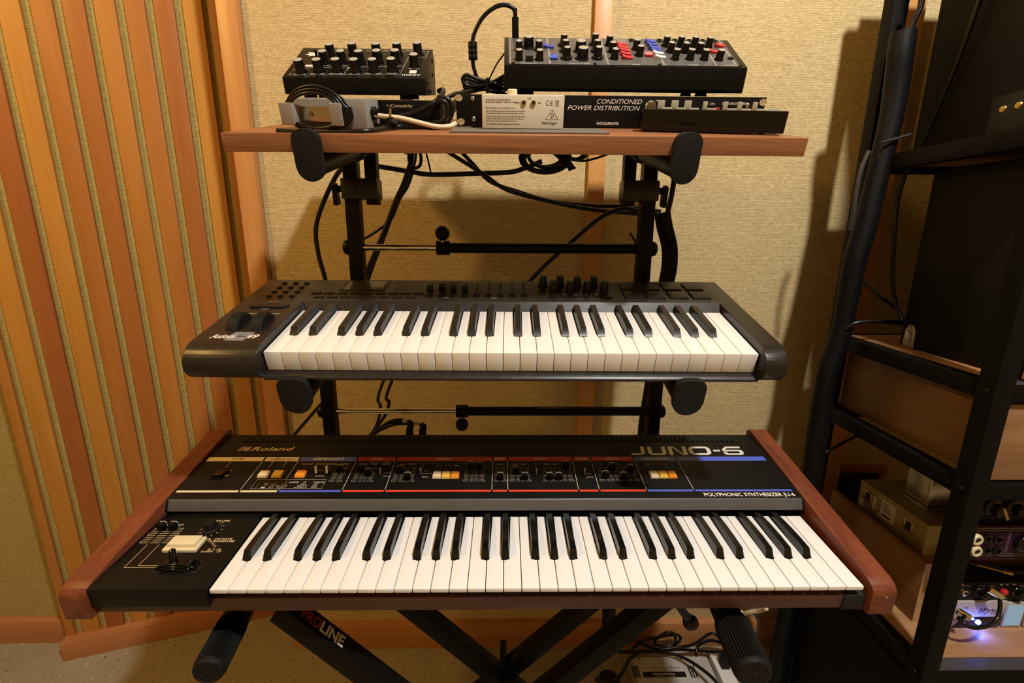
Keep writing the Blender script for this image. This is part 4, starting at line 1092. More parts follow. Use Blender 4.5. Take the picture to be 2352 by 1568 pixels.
for p in ((532, 340), (558, 382)): bar(c3(*p), 'white_plastic')
bar(c3(1218, 258), 'rocker_red'); bar(c3(1145, 325), 'rocker_red'); rocker(c3(430, 355), 'rocker_red', pi)
rocker(c2(835, 665), 'black_gloss', pi)
x, y = c3(385, 272); MB().lathe([(0.002, 0), (0.0016, 0.0014), (0.0004, 0.002)], 12).build('indicator_lamp', 'rocker_red', ds, PM3 @ T(x, y, 0))
for p in ((550, 193), (232, 185), (720, 190), (880, 195), (1030, 195), (1170, 200), (1345, 392)):
    x, y = c3(*p); j_ = put('jack_socket', MB().lathe([(0.0058, 0), (0.0056, 0.0016), (0.0034, 0.0020), (0.0028, 0.0006)], 16).data('jack_socket', 'black_gloss'), ds, PM3 @ T(x, min(y, d_ - 0.007), 0)); MB().lathe([(0.0027, 0.0004), (0.0027, 0.0008)], 12).build('socket_hole', 'dark_void', j_, Matrix.Identity(4))
for p in ((660, 703), (1548, 703)):
    x, y = c2(*p); MB().lathe([(0.0032, 0), (0.0026, 0.0012), (0.0006, 0.0018)], 12).build('screw', 'black_gloss', ds, PM3 @ T(x, 0.006, 0))
for p in ((548, 440), (1443, 458)):
    x, y = c3(*p); MB().lathe([(0.0032, 0), (0.0026, 0.0012), (0.0006, 0.0018)], 12).build('screw', 'black_gloss', ds, PM3 @ T(x, 0.006, 0))
def dt(t, x, y, h): pr.text(t, x, 1.2, y, h, bold=0.02, align='c')
dt('CONTROLLERS', c2(835, 692)[0], 0.0045, 0.0024); dt('OSCILLATOR BANK', c2(1378, 692)[0], 0.0045, 0.0024); dt('MIXER', c3(290, 428)[0], 0.0045, 0.0024); dt('MODIFIERS', c3(915, 438)[0], 0.0045, 0.0024); dt('OUTPUT', c3(1320, 445)[0], 0.0045, 0.0024)
xs_ = [c2(622, 700)[0], c2(1065, 700)[0], c2(1695, 705)[0], c3(600, 440)[0], c3(1175, 450)[0], w_ - 0.018]
for x in xs_:
    for dx in (-0.0009, 0.0009): pr.line(x + dx, 0.004, x + dx, d_ - 0.006, 0.0005)
xd, yd = c3(130, 190); yd = min(yd, d_ - 0.010)
pr.path([(xd - 0.012, yd - 0.005), (xd + 0.010, yd - 0.005), (xd + 0.012, yd), (xd + 0.010, yd + 0.005), (xd - 0.012, yd + 0.005)], 0.0008, True); pr.path([(xd - 0.006, yd - 0.002), (xd + 0.005, yd - 0.002), (xd + 0.006, yd), (xd + 0.005, yd + 0.002), (xd - 0.006, yd + 0.002)], 0.0006, True)
pr.build('panel_lettering', 'print_silver', ds, PM3 @ T(0, 0, 0.0002))

# -- grey bracket box with its lead wound round the cleats
M0 = onS(0.0525, 0.075, 0.0, -0.22) @ Matrix.Scale(0.93, 4)
gb = thing('wall_bracket_box', 'grey metal box with two bent cleats and a black lead wound round them', 'box', M0)
MB().box(0.0, 0.122, 0.026, 0.070, 0, 0.042, bev=0.003).build('housing', 'grey_paint', gb)
MB().box(0.010, 0.100, 0.016, 0.027, 0.010, 0.031, bev=0.0008).build('cleat_bar', 'steel', gb)
for x0, x1 in ((-0.004, 0.018), (0.078, 0.098)):
    MB().box(x0, x1, -0.002, 0.0005, 0.006, 0.036, bev=0.0028, seg=3).build('cleat', 'grey_paint', gb)
    MB().box(x0 + 0.012 if x0 < 0 else x0, x1 if x0 < 0 else x0 + 0.012, 0.0, 0.020, 0.009, 0.033, bev=0.0008).build('cleat_arm', 'grey_paint', gb)
for x in (0.036, 0.081): MB().lathe([(0.0036, 0), (0.003, 0.001), (0.0022, 0.001), (0.0018, 0.0)], 14).build('screw', 'brass', gb, T(x, 0.0155, 0.0205) @ RX(pi / 2))
for z_, r_ in ((0.015, 0.0085), (0.023, 0.0075)):
    MB().lathe([(0.0095, 0), (0.0095, 0.004), (0.0075, 0.005), (0.0075, 0.010), (0.005, 0.011)], 16).build('cable_gland', 'black_gloss', gb, T(0.122, 0.048, 0.022) @ RY(pi / 2)) if z_ < 0.02 else None
G0 = fr_of(M0)
lm = MB()
for k in range(5):
    pts = []
    rx, rz = 0.044 + 0.003 * k, 0.023 + 0.0035 * (k % 3)
    for j in range(17):
        a = 2 * pi * j / 16 + 0.3
        pts.append((0.050 + rx * cos(a), 0.0045 + 0.0022 * k, 0.0205 + rz * sin(a) * (1.25 if sin(a) > 0 else 0.8)))
    lm.tube(pts, 0.0022, seg=7, n=5)
lm.build('wound_lead', 'cable', gb)
# ------------------------------------------------------------------ keyboard stand
st = thing('keyboard_stand', 'black double braced folding stand carrying the keyboards and the wooden board', 'stand', T(0.39, 0.15, 0))
SI = st.matrix_world.inverted()
def sp(mb, name, mat): return mb.build(name, mat, st, SI)
# crossed legs (30 mm square tube at 45 degrees)
def leg(c, sgn, y, name='leg'):
    """x + sgn*z = c is the centre line; from the floor to below the synthesizer"""
    z0, z1 = 0.012, 0.728
    p0 = Vector((c - sgn * z0, y, z0)); p1 = Vector((c - sgn * z1, y, z1))
    d = p1 - p0; L = d.length
    Mx = Matrix.Translation(p0) @ Matrix.Rotation(atan_y(d), 4, 'Y')
    return Mx, L
def atan_y(d): return math.atan2(d.x, d.z)
def tube_leg(c, sgn, y):
    Mx, L = leg(c, sgn, y)
    return sp(MB().box(-0.015, 0.015, -0.015, 0.015, 0, L, bev=0.002, M=Mx), 'leg', 'black_metal'), Mx, L
y1a, y2b, y1b, y2a = 0.050, 0.125, 0.205, 0.250
def mid(p, q, y, s): a = ony(*p, y); b = ony(*q, y); return ((a.x + s * a.z) + (b.x + s * b.z)) / 2
yf = 0.015
c1a = (mid((589, 1394), (823, 1567), y1a - yf, 1) + mid((655, 1399), (885, 1567), y1a - yf, 1)) / 2
c2b = (mid((1487, 1396), (1267, 1568), y2b - yf, -1) + mid((1540, 1395), (1318, 1568), y2b - yf, -1)) / 2
c1b = mid((910, 1399), (1100, 1547), y1b - yf, 1) + 0.021
c2a = mid((1375, 1398), (1189, 1549), y2a - yf, -1) - 0.021
L1, M1a, _ = tube_leg(c1a, 1, y1a); tube_leg(c2b, -1, y2b); tube_leg(c1b, 1, y1b); tube_leg(c2a, -1, y2a)
# lettering on the upper face of the front leg
za = 0.7071
pr, pr2 = Print(), Print()
pr.text('PRO', 0, 0.034, 0, 0.0165, bold=0.035); pr2.text('LINE', 0.0345, 0.077, 0, 0.0165, bold=0.035)
pt = ony(700, 1420, y1a)
s0 = -(0.5 * ((pt.x - pt.z) - (c1a))) # along-leg parameter
# frame: x along the leg downwards to the right, y towards the back, on the leg's upper face
ex = Vector((za, 0, -za)); ey = Vector((0, 1, 0)); ez = ex.cross(ey)
start = None
P0 = pl(693, 1410, Vector((c1a / 2, y1a, c1a / 2)) + Vector((za, 0, za)) * 0.0153, Vector((za, 0, za)))
mm_ = Matrix.Identity(4)
for i in range(3):
    mm_[i][0] = ex[i]; mm_[i][1] = ey[i]; mm_[i][2] = ez[i]
org = Vector((P0.x, y1a - 0.008, P0.z))
for i in range(3): mm_[i][3] = org[i]
pr.build('leg_lettering', 'print_red', st, SI @ mm_); pr2.build('leg_lettering', 'print_white', st, SI @ mm_)
# feet bars on the floor and pivot
xa, xb = c1a - 0.012, c2b + 0.012
for x in (c2b + 0.012, c1a - 0.012):
    sp(MB().tube([(x, -0.10, 0.018), (x, 0.42, 0.018)], 0.016, seg=14, smooth=False), 'foot_bar', 'black_metal')
    for y in (-0.10, 0.42): sp(MB().cyl((x, y - 0.02, 0.018), (x, y + 0.02, 0.018), 0.018), 'foot_cap', 'black_rubber')
xp, zp = (c1a + c2b) / 2, (c1a - c2b) / 2
sp(MB().cyl((xp, 0.03, zp), (xp, 0.29, zp), 0.007), 'pivot_bolt', 'black_metal')
# support arms under the large synthesizer with ribbed rubber ends
for a, b, dr in (((484, 1534, 0.600), (548, 1412, 0.680), 1), ((1727, 1538, 0.575), (1667, 1408, 0.655), -1)):
    e0 = atd(*a); e1 = atd(*b); d = (e1 - e0).normalized()
    far = e1 + d * 0.25; far.z = min(far.z, 0.735)
    sp(MB().cyl(e1 - d * 0.03, far, 0.0195, seg=24), 'support_arm', 'black_metal')
    g0, g1 = e0, e0 + (e1 - e0) * (0.90 if dr == 1 else 0.86)
    g = sp(MB().tube([g0 + d * 0.004, g0 + (g1 - g0) * 0.5, g1 - d * 0.008, g1], 0.0178 if dr == 1 else 0.0205, seg=76, smooth=False, ribs=1, rfun=lambda t: 0.93 if t > 0.98 else 1.0), 'rubber_grip', 'black_rubber')
    Mx = Matrix.Translation(g0) @ (-d).to_track_quat('Z', 'Y').to_matrix().to_4x4()
    kq = 0.87 if dr == 1 else 1.0
    MB().lathe([(r_ * kq, z_) for r_, z_ in [(0.0226, -0.004), (0.0224, 0.0), (0.0205, 0.0030), (0.0165, 0.0042), (0.0155, 0.0034), (0.003, 0.0036), (0.0022, 0.0046), (0.0004, 0.0048)]], 36).build('end_cap', 'black_rubber', g, SI.inverted() and Mx if False else SI @ Mx)
    g.children[0].matrix_local = (SI @ Matrix.Identity(4)).inverted() @ (SI @ Mx)
# clutch lever with ball end
b0 = ony(1556, 1385, 0.16); b1 = ony(1583, 1424, 0.16)
lv = sp(MB().tube([b0 + (b0 - b1) * 0.7, b0, b1], 0.0075, seg=14, smooth=False, rfun=lambda t: 0.75 + 0.25 * t), 'clutch_lever', 'black_gloss')
MB().sphere(b1, 0.0135).build('ball_grip', 'black_gloss', lv)
h0, h1 = ony(1399, 1380, 0.30), ony(1397, 1432, 0.30)
sp(MB().tube([h0, h1], 0.014, seg=14, smooth=False), 'rear_post_foot', 'black_rubber')
# uprights
def upright(xs, y, z0, z1, name='upright'):
    x = sum(xs) / 2
    sp(MB().box(x - 0.0125, x + 0.0125, y, y + 0.026, z0, z1, bev=0.0015), name, 'black_metal'); return x
YL, YU = 0.400, 0.372
lx = [upright((ony(735, 940, YL).x, ony(762, 940, YL).x), YL, 0.70, 1.075), upright((ony(1497, 940, YL).x, ony(1522, 940, YL).x), YL, 0.70, 1.075)]
ux = [upright((ony(797, 560, YU).x, ony(824, 560, YU).x), YU, 1.04, 1.405), upright((ony(1475, 560, YU).x, ony(1500, 560, YU).x), YU, 1.04, 1.405)]
for a, b in zip(lx, ux): sp(MB().box(min(a, b) - 0.014, max(a, b) + 0.014, YU + 0.0265, YL + 0.030, 1.055, 1.085, bev=0.002), 'joint_bracket', 'black_metal')
def crossbar(xx, y, z, knob_px, kdir, split):
    yc = y + 0.013
    xs_ = ony(split, 560, y).x
    sp(MB().cyl((xx[0] + 0.012, yc, z), (xs_, yc, z), 0.0062, seg=20), 'chrome_rod', 'chrome')
    sp(MB().cyl((xs_, yc, z), (xx[1] - 0.012, yc, z), 0.0095, seg=20), 'outer_tube', 'black_metal')
    cl = sp(MB().cyl((xs_ - 0.006, yc, z), (xs_ + 0.018, yc, z), 0.0135, seg=20), 'clamp_collar', 'black_plastic')
    MB().cyl((xs_ + 0.006, yc - 0.004, z), (xs_ + 0.006, yc - 0.006, z + kdir * 0.022), 0.004).build('stud', 'steel', cl)
    MB().sphere((xs_ + 0.006, yc - 0.008, z + kdir * 0.027), 0.0138).build('ball_knob', 'black_plastic', cl)
    for x, s in ((xx[0], -1), (xx[1], 1)):
        Mx = Matrix.Translation((x + s * 0.012, yc, z)) @ RY(s * pi / 2)
        sp(MB().lathe([(0.0135, 0), (0.0145, 0.004), (0.013, 0.009), (0.008, 0.0125), (0.001, 0.0138)], 22, Mx), 'end_knob', 'black_plastic')
crossbar(ux, YU, ony(1150, 567, YU).z, None, 1, 1006)
crossbar(lx, YL, ony(1150, 952, YL).z, None, -1, 1043)
lb_ = ony(1270, 944, YL)
sp(MB().box(lb_.x - 0.028, lb_.x + 0.028, YL + 0.008, YL + 0.018, lb_.z + 0.0, lb_.z + 0.0015), 'sticker', 'print_grey')
# arms with rounded stop plates
def stop_arm(fr, x, yfront, ztop, zbot, hw, yback, name):
    r = hw
    zc = zbot + r
    prof = [(x - r + 0.006 * (1 - cos(a)), 0) for a in ()]
    pts = []
    rt = 0.012
    pts += [(x + hw - rt + rt * sin(a), ztop - rt + rt * cos(a)) for a in [pi / 2 * k / 6 for k in range(7)]]
    pts += [(x + r * cos(a), zc + r * sin(a)) for a in [-pi * k / 16 for k in range(17)]]
    pts += [(x - hw + rt - rt * cos(a), ztop - rt + rt * sin(a)) for a in [pi / 2 * k / 6 for k in range(7)]]
    Mx = SI @ fr.mat()
    a = MB().prism(pts, yfront - 0.010, yfront - 0.0005, 'y', bev=0.0018, seg=3).build('stop_plate', 'black_rubber', st, Mx)
    MB().tube([(x, yfront - 0.002, zc), (x, yback, zc)], r * 0.80, seg=24, smooth=False).build('arm', 'black_metal', st, Mx)
    MB().tube([(x, yback - 0.085, zc), (x, yback - 0.080, zc), (x, yback, zc)], r * 0.86, seg=36, smooth=False, ribs=1).build('rubber_sleeve', 'black_rubber', st, Mx)
for px0, px1 in ((675, 745), (1540, 1612)):
    a, b = SF.aty(px0, 350, -0.004), SF.aty(px1, 350, -0.004)
    stop_arm(SF, (a.x + b.x) / 2, -0.0006, 0.0060, -0.0575, 0.0176, 0.270, 'shelf')
for px0, px1 in ((636, 712), (1549, 1626)):
    a, b = AF.aty(px0, 900, -0.03), AF.aty(px1, 900, -0.03)
    stop_arm(AF, (a.x + b.x) / 2, -0.0245, -0.0225, -0.0795, 0.0208, 0.30, 'mid')
# hinge clamps below the board
for (x, s) in ((ux[0], 1), (ux[1], -1)):
    zc = ony(820, 430, YU).z
    xo = x + s * 0.018
    k_ = sp(MB().box(min(x - s * 0.016, x + s * 0.050), max(x - s * 0.016, x + s * 0.050), YU - 0.006, YU + 0.030, zc - 0.019, zc + 0.017, bev=0.003), 'hinge_clamp', 'ax_plastic')
    for dx in (0.0, 0.036):
        MB().box(min(x + s * dx - 0.0115, x + s * dx + 0.0115), max(x + s * dx - 0.0115, x + s * dx + 0.0115), YU - 0.0075, YU - 0.0055, zc - 0.011, zc + 0.011, bev=0.0006).build('clamp_pad', 'ax_plastic', k_)
    sp(MB().box(x + s * 0.037 - 0.011, x + s * 0.037 + 0.011, YU + 0.002, YU + 0.024, zc - 0.028, zc + 0.085, bev=0.002), 'hinge_strap', 'black_metal')
    Mx = Matrix.Translation((x - s * 0.016, YU + 0.012, zc)) @ RY(-s * pi / 2)
    wn = sp(MB().lathe([(0.006, 0), (0.006, 0.010), (0.010, 0.012), (0.010, 0.018), (0.006, 0.020)], 16, Mx), 'wing_knob', 'black_plastic')
    MB().prism([(-0.011, 0.010), (0.011, 0.010), (0.013, -0.022), (-0.005, -0.026)], -0.004, 0.004, 'x', bev=0.001).build('wing', 'black_plastic', wn, T(x - s * 0.031, YU + 0.012, zc - 0.004))

# ------------------------------------------------------------------ cables around the stand
CY = 0.47
cable('cable', kp([(800, 372, 0.42), (772, 400, 0.45), (738, 470, CY), (723, 525, CY), (728, 580, CY), (741, 630, CY), (750, 668, CY)], CY), 0.0046, 'black cable curving down outside the left upright under the wooden board')
cable('cable', kp([(840, 378), (870, 380), (935, 390), (990, 397), (1100, 394), (1170, 391), (1205, 382), (1245, 366)], 0.54), 0.0052, 'thick black cable hanging level below the board from left bracket to coil')
cable('cable', kp([(948, 338, 0.55), (942, 370), (925, 420), (905, 462), (884, 520), (862, 570), (845, 610), (826, 660)], 0.53), 0.0058, 'thicker of the black cables dropping diagonally from the board behind the left upright', 'diagonal cable pair')
cable('cable', kp([(955, 338, 0.55), (950, 372), (936, 420), (915, 455), (895, 500), (858, 530), (828, 548), (815, 556)], 0.545), 0.0034, 'thin black cable branching off the diagonal drop toward the left upright')
cable('cable', kp([(943, 340, 0.54), (938, 380), (920, 430), (902, 480), (880, 540), (858, 595), (838, 650)], 0.55), 0.0038, 'thinner black cable running close beside the thick diagonal one')
cable('cable', kp([(923, 341), (930, 347), (945, 345), (958, 341), (965, 355), (964, 374), (955, 382), (944, 380), (938, 365), (937, 345)], 0.53), 0.0034, 'short black cable loop hanging just below the board near the left bracket')
cable('zip_tie', kp([(975, 340), (981, 362), (989, 398)], 0.53), 0.0018, 'thin black tie hanging straight down from the board onto the level cable', mat='black_plastic')
cable('cable', kp([(1015, 338), (1060, 365), (1110, 396), (1165, 432), (1250, 455), (1340, 474), (1420, 484), (1482, 489), (1520, 492)], 0.52), 0.0042, 'black cable sagging right from board to right upright, lower of the pair')
cable('cable', kp([(1052, 338), (1085, 372), (1125, 412), (1190, 436), (1270, 458), (1360, 468), (1430, 471), (1480, 478), (1520, 483)], 0.535), 0.0042, 'black cable sagging right from board to right upright, upper of the pair')
cable('cable', kp([(1520, 490), (1478, 484), (1440, 476), (1408, 483), (1370, 505), (1310, 556), (1260, 600), (1215, 646), (1190, 672)], 0.51), 0.0048, 'black cable arching from the right upright down to the middle keyboard')
cable('cable', kp([(1428, 340), (1400, 350), (1370, 360), (1340, 366), (1310, 362), (1285, 350)], 0.54), 0.0024, 'thin black cable between the coil and the right bracket under the board')
co = MB()
rnd = random.Random(3)
for k in range(5):
    cx, cy_, rx, ry = 1258 + rnd.uniform(-10, 12), 358 + rnd.uniform(-6, 6), 58 - k * 5, 38 - k * 3
    pts = [ony(cx + rx * cos(2 * pi * j / 14 + k), cy_ + ry * sin(2 * pi * j / 14 + k) * 0.9, 0.505 + 0.006 * k + 0.004 * sin(j)) for j in range(15)]
    co.tube(pts, 0.0036, seg=7, n=5)
for k in range(4):
    co.tube(kp([(1265 + k * 8, 340), (1290 + k * 5, 362), (1306 + k * 4, 378 + k), (1312 + k * 3, 388 - k * 3)], 0.498 + 0.004 * k), 0.0036, seg=7, n=5)
for k in range(2):
    co.tube(kp([(1278, 340), (1320, 362), (1345, 350 + k * 6), (1350, 338)], 0.52 + k * 0.008), 0.0036, seg=7, n=5)
co = tag(co.build('cable_coil', 'cable'), 'bundled coil of black cable tied up under the wooden board', 'cable')
MB().tube(kp([(1292, 352), (1298, 364), (1291, 378)], 0.494), 0.0028, seg=6).build('tie', 'black_plastic', co)
# braided loom on the right of the stand
cable('cable_loom', kp([(1524, 486, 0.45), (1530, 520, 0.45), (1541, 565, 0.46), (1541, 610, 0.46), (1534, 650, 0.46), (1515, 760, 0.47), (1502, 880, 0.47), (1492, 940, 0.48), (1484, 1000, 0.48), (1475, 1120, 0.5)], 0.46), 0.0165, 'braided black cable sleeve hanging behind the right upright of the stand', mat='braid', seg=16, flat=0.85)
cable('cable', kp([(1553, 385), (1549, 420), (1543, 455), (1536, 488), (1532, 520)], 0.45), 0.0052, 'short black cable entering the top of the braided sleeve beside the right bracket')
cable('zip_tie', kp([(1450, 532), (1460, 548), (1470, 570), (1480, 598), (1489, 630), (1497, 655)], 0.362), 0.0019, 'thin black zip tie tail lying across the right upright', mat='black_plastic')
# below the middle keyboard
cable('cable', [AF.w(-0.192, 0.235, -0.0405), AF.w(-0.192, 0.26, -0.06)] + kp([(868, 900), (870, 935), (866, 965), (855, 990), (838, 1010)], 0.50), 0.0036, 'black cable dropping behind the lower chrome bar, the left of two', )
cable('cable', [AF.w(-0.175, 0.235, -0.0405), AF.w(-0.175, 0.26, -0.06)] + kp([(887, 900), (890, 925), (884, 950), (868, 975), (845, 1010)], 0.49), 0.0036, 'black cable dropping behind the lower chrome bar, the right of two')
cable('cable', kp([(742, 920), (718, 947), (690, 980), (665, 1010)], 0.46), 0.0036, 'black rod like cable slanting out left of the lower upright')
for k, (a, b, lab_) in enumerate((((905, 968), (938, 988), 'black angled plug with metal collar behind the large synthesizer, left one'), ((925, 976), (968, 990), 'black angled plug with metal collar behind the large synthesizer, right one'))):
    t = thing('cable_plug', lab_, 'plug', Matrix.Translation(ony(*b, 0.42)), 'angled plugs')
    IV = t.matrix_world.inverted()
    MB().tube(kp([(842, 1008), (870, 985 + 4 * k), (895 + 8 * k, 970 + 6 * k), (922 + 12 * k, 966 + 8 * k)], 0.43), 0.0042, seg=10).build('lead', 'cable', t, IV)
    e = ony(922 + 26 * k, 967 + 6 * k, 0.425); f_ = ony(934 + 30 * k, 970 + 7 * k, 0.423)
    MB().cyl(e, f_, 0.0046).build('collar', 'steel', t, IV)
    MB().tube([f_, ony(940 + 30 * k, 976 + 6 * k, 0.42), ony(b[0], b[1] + 2, 0.42), ony(b[0], b[1] + 26, 0.42)], 0.0078, seg=12, rfun=lambda u: 0.7 + 0.45 * u).build('boot', 'black_rubber', t, IV)

# cables on the board
def ks_(seq, y):  # pixel list -> points on a plane parallel to the board's front, local depth y
    out = []
    for p in seq:
        yy = p[2] if len(p) > 2 else y
        q = SF.aty(p[0], p[1], yy if yy < 0.02 else yy * 1.2 + 0.045); out.append(SF.w(*q))
    return out
pl_ = thing('usb_cable', 'black lead with plug and ferrite barrel arching over the wide desktop synthesizer', 'cable', Matrix.Translation(SF.w(0.38, 0.35, 0.13)))
IV = pl_.matrix_world.inverted()
yb_ = 0.250
MB().tube(ks_([(1184, 38), (1178, 24), (1160, 17), (1138, 22), (1112, 42), (1094, 70), (1086, 97), (1086, 140), (1090, 162), (1098, 182), (1112, 190), (1125, 188)], yb_), 0.0036, seg=10).build('lead', 'cable', pl_, IV)
pb_ = MB(); a, b = ks_([(1184, 100)], yb_)[0], ks_([(1183.5, 44)], yb_)[0]
d = (b - a).normalized()
Mx = Matrix.Translation(a) @ d.to_track_quat('Z', 'Y').to_matrix().to_4x4(); Lb = (b - a).length
pb_.box(-0.0058, 0.0058, -0.004, 0.004, 0, Lb, bev=0.0012, M=Mx)
po = pb_.build('plug', 'black_plastic', pl_, IV)
MB().lathe([(0.0038, Lb), (0.0034, Lb + 0.004), (0.0040, Lb + 0.005), (0.0032, Lb + 0.008), (0.0036, Lb + 0.009), (0.0028, Lb + 0.013)], 14, Mx).build('strain_relief', 'black_plastic', po)
MB().box(-0.0045, 0.0045, -0.002, 0.002, -0.008, 0.001, M=Mx).build('plug_tongue', 'steel', po)
a, b = ks_([(1087, 141)], yb_)[0], ks_([(1085.5, 96)], yb_)[0]
d = (b - a).normalized(); Mx = Matrix.Translation(a) @ d.to_track_quat('Z', 'Y').to_matrix().to_4x4(); Lb = (b - a).length
pf = [(0.004, 0), (0.0078, 0.0016)]
for k in range(4): pf += [(0.0084, 0.003 + k * 0.0085), (0.0084, 0.0095 + k * 0.0085 - 0.0008), (0.0078, 0.0095 + k * 0.0085), (0.0078, 0.0098 + k * 0.0085)]
pf = [(r, z) for r, z in pf if z < Lb - 0.002] + [(0.0080, Lb - 0.002), (0.0045, Lb)]
MB().lathe(pf, 20, Mx).build('ferrite_barrel', 'black_plastic', pl_, IV)
bn = MB()
for k in range(5):
    w0 = 0.0 + k
    pts = ks_([(1150, 196 + k * 2), (1128, 188 + 3 * k), (1100, 182 + 6 * (k % 3)), (1072, 172 + 9 * k), (1062 + 2 * k, 182 + 8 * k), (1075, 196 + 4 * k), (1105, 196 + k * 2), (1135, 186 + 4 * k), (1160, 172 + 10 * k)], 0.20 + 0.010 * k)
    bn.tube(pts, 0.0030, seg=7, n=5)
bn.tube(ks_([(1185, 212), (1165, 216), (1130, 208), (1095, 200), (1066, 208), (1040, 218), (1020, 224)], 0.22), 0.0030, seg=7, n=5)
bo = tag(bn.build('cable_bundle', 'cable'), 'tied bundle of thin black cable left of the wide desktop synthesizer', 'cable')
MB().tube(ks_([(1121, 178), (1119, 196), (1122, 212)], 0.195), 0.004, seg=7).build('tie', 'cable', bo)
cable('zip_tie', ks_([(1160, 122), (1142, 146), (1128, 172), (1121, 186)], 0.24), 0.0014, 'thin black tie tail rising from the bundle to the wide desktop synthesizer', mat='black_plastic')
# coiled leads behind the interface
for k, (lab_, seq, y, r) in enumerate((
    ('black cable looping round the right side of the small interface, outermost', [(905, 268, 0.045), (950, 258, 0.05), (990, 238, 0.05), (1010, 222, 0.06), (1018, 206, 0.08), (1008, 208, 0.10)], 0.08, 0.0036),
    ('black cable coil hanging in a wide loop beside the small interface', [(1004, 222), (1028, 226), (1038, 245), (1034, 268), (1020, 282), (990, 288), (960, 286), (930, 289)], 0.05, 0.0034),
    ('black cable coil hanging in a middle loop beside the small interface', [(1000, 230), (1020, 232), (1028, 248), (1024, 266), (1008, 278), (975, 281), (945, 278), (905, 284), (870, 288), (836, 285)], 0.042, 0.0034),
    ('black cable lying along the board in front of the small interface', [(640, 303, 0.016), (700, 306, 0.012), (780, 305, 0.012), (850, 299, 0.018), (905, 290, 0.03), (960, 287, 0.034), (1000, 290, 0.036), (1030, 283, 0.05)], 0.03, 0.0034),
    ('black cable bundle strand crossing from the interface toward the rack unit', [(1000, 242), (1022, 226, 0.08), (1045, 214, 0.12), (1062, 212, 0.16), (1085, 206, 0.2)], 0.07, 0.0034))):
    cable('cable', ks_(seq, y), r, lab_)
cable('audio_lead', ks_([(826, 259, 0.06), (850, 262, 0.04), (880, 266, 0.036), (920, 270, 0.034), (960, 279, 0.032), (1000, 288, 0.03), (1030, 288, 0.032), (1046, 281, 0.04)], 0.036), 0.0034, 'cream coloured lead running along the board from the grey box', mat='cream_cable')
jp_ = thing('jack_plug', 'small jack plug with brass tip standing up in front of the interface', 'plug', Matrix.Translation(SF.w(0.20, 0.08, 0.02)))
IV = jp_.matrix_world.inverted()
q0, q1, q2 = ks_([(897, 276), (895, 268), (896.5, 247)], 0.024)
MB().cyl(q1, q2, 0.0022, 0.0016, 12).build('tip', 'brass', jp_, IV); MB().tube([ks_([(912, 284)], 0.024)[0], ks_([(905, 281)], 0.024)[0], q0, q1], 0.0045, seg=10).build('sleeve', 'black_rubber', jp_, IV)
# more cables seen through the gap left of the rack unit
for k in range(3):
    cable('cable', ks_([(1036, 238 + 10 * k), (1048, 228 + 8 * k), (1060, 222 + 5 * k)], 0.14 + 0.012 * k), 0.0034, ('upper', 'middle', 'lowest')[k] + ' tan cable end beside the left ear of the rack unit', 'tan cable ends', mat='cream_cable')
# ------------------------------------------------------------------ power supplies and cables on the floor
v0, v1 = onz(1443, 1500, 0.055), onz(1622, 1500, 0.055)
M0 = T(v0.x, v0.y, 0.0)
def gz(px, py, z=0.055): q = onz(px, py, z); return q.x - v0.x, q.y - v0.y
pbk = thing('power_supply', 'light grey power supply block with black label and vents on the floor under the stand', 'power supply', M0)
wv = v1.x - v0.x; dv_ = 0.155
bb_ = MB().frus(0, wv, -dv_, 0, 0, 0.055, 0.004, 0.003, bev=0.004).build('housing', 'silver_paint', pbk)
ZM = T(0, 0, 0.0552)
x0, y0 = gz(1476, 1551); x1, y1 = gz(1564, 1521)
ym = gz(1520, 1537)[1]
MB().box(x0, x1, y0, y1, 0, 0.0006).build('label_plate', 'silver_paint', pbk, ZM)
MB().box(x0 + 0.001, x1 - 0.001, y0 + 0.001, ym, 0.0006, 0.0009).build('label_black', 'panel_black', pbk, ZM)
pr = Print(); wl = x1 - x0
pr.text('V-10 Power Block', x0 + wl * 0.08, x1 - wl * 0.08, ym + (y1 - ym) * 0.42, (y1 - ym) * 0.36)
pr.text('Isolated Power Supply', x0 + wl * 0.22, x1 - wl * 0.2, ym + (y1 - ym) * 0.12, (y1 - ym) * 0.17)
pr.build('label_lettering', 'print_black', pbk, ZM @ T(0, 0, 0.0008))
pr = Print(); pr.text('HardWire', x0 + wl * 0.34, x1 - wl * 0.26, y0 + (ym - y0) * 0.42, (ym - y0) * 0.34, bold=0.01)
pr.ring(x0 + wl * 0.265, y0 + (ym - y0) * 0.58, wl * 0.022, 0.0009); pr.ring(x0 + wl * 0.31, y0 + (ym - y0) * 0.58, wl * 0.022, 0.0009)
pr.text('EXTREME PERFORMANCE PEDALS', x0 + wl * 0.26, x1 - wl * 0.26, y0 + (ym - y0) * 0.14, (ym - y0) * 0.12)
pr.build('label_lettering', 'print_white', pbk, ZM @ T(0, 0, 0.0012))
for cx in (1452, 1458, 1463.5, 1581, 1587, 1593):
    xa, ya = gz(cx - 2, 1523); xb, yb = gz(cx + 3, 1550)
    MB().box((xa + xb) / 2 - 0.0022, (xa + xb) / 2 + 0.0022, yb, ya, -0.001, 0.0004, bev=0.0).build('vent_slot', 'dark_void', pbk, ZM)
for p in ((1467, 1507), (1560, 1507)):
    x, y = gz(*p); MB().lathe([(0.0026, 0), (0.0022, 0.0012)], 12).build('screw', 'black_metal', pbk, ZM @ T(x, y, 0))
w0 = onz(1622, 1498, 0.05)
ps = thing('power_strip', 'white power adaptor block with a black plug beside the grey power supply', 'power strip', T(w0.x + 0.008, w0.y, 0))
MB().frus(-0.004, 0.044, -0.155, 0.006, 0, 0.05, 0.003, 0.003, bev=0.004).build('housing', 'white_plastic', ps)
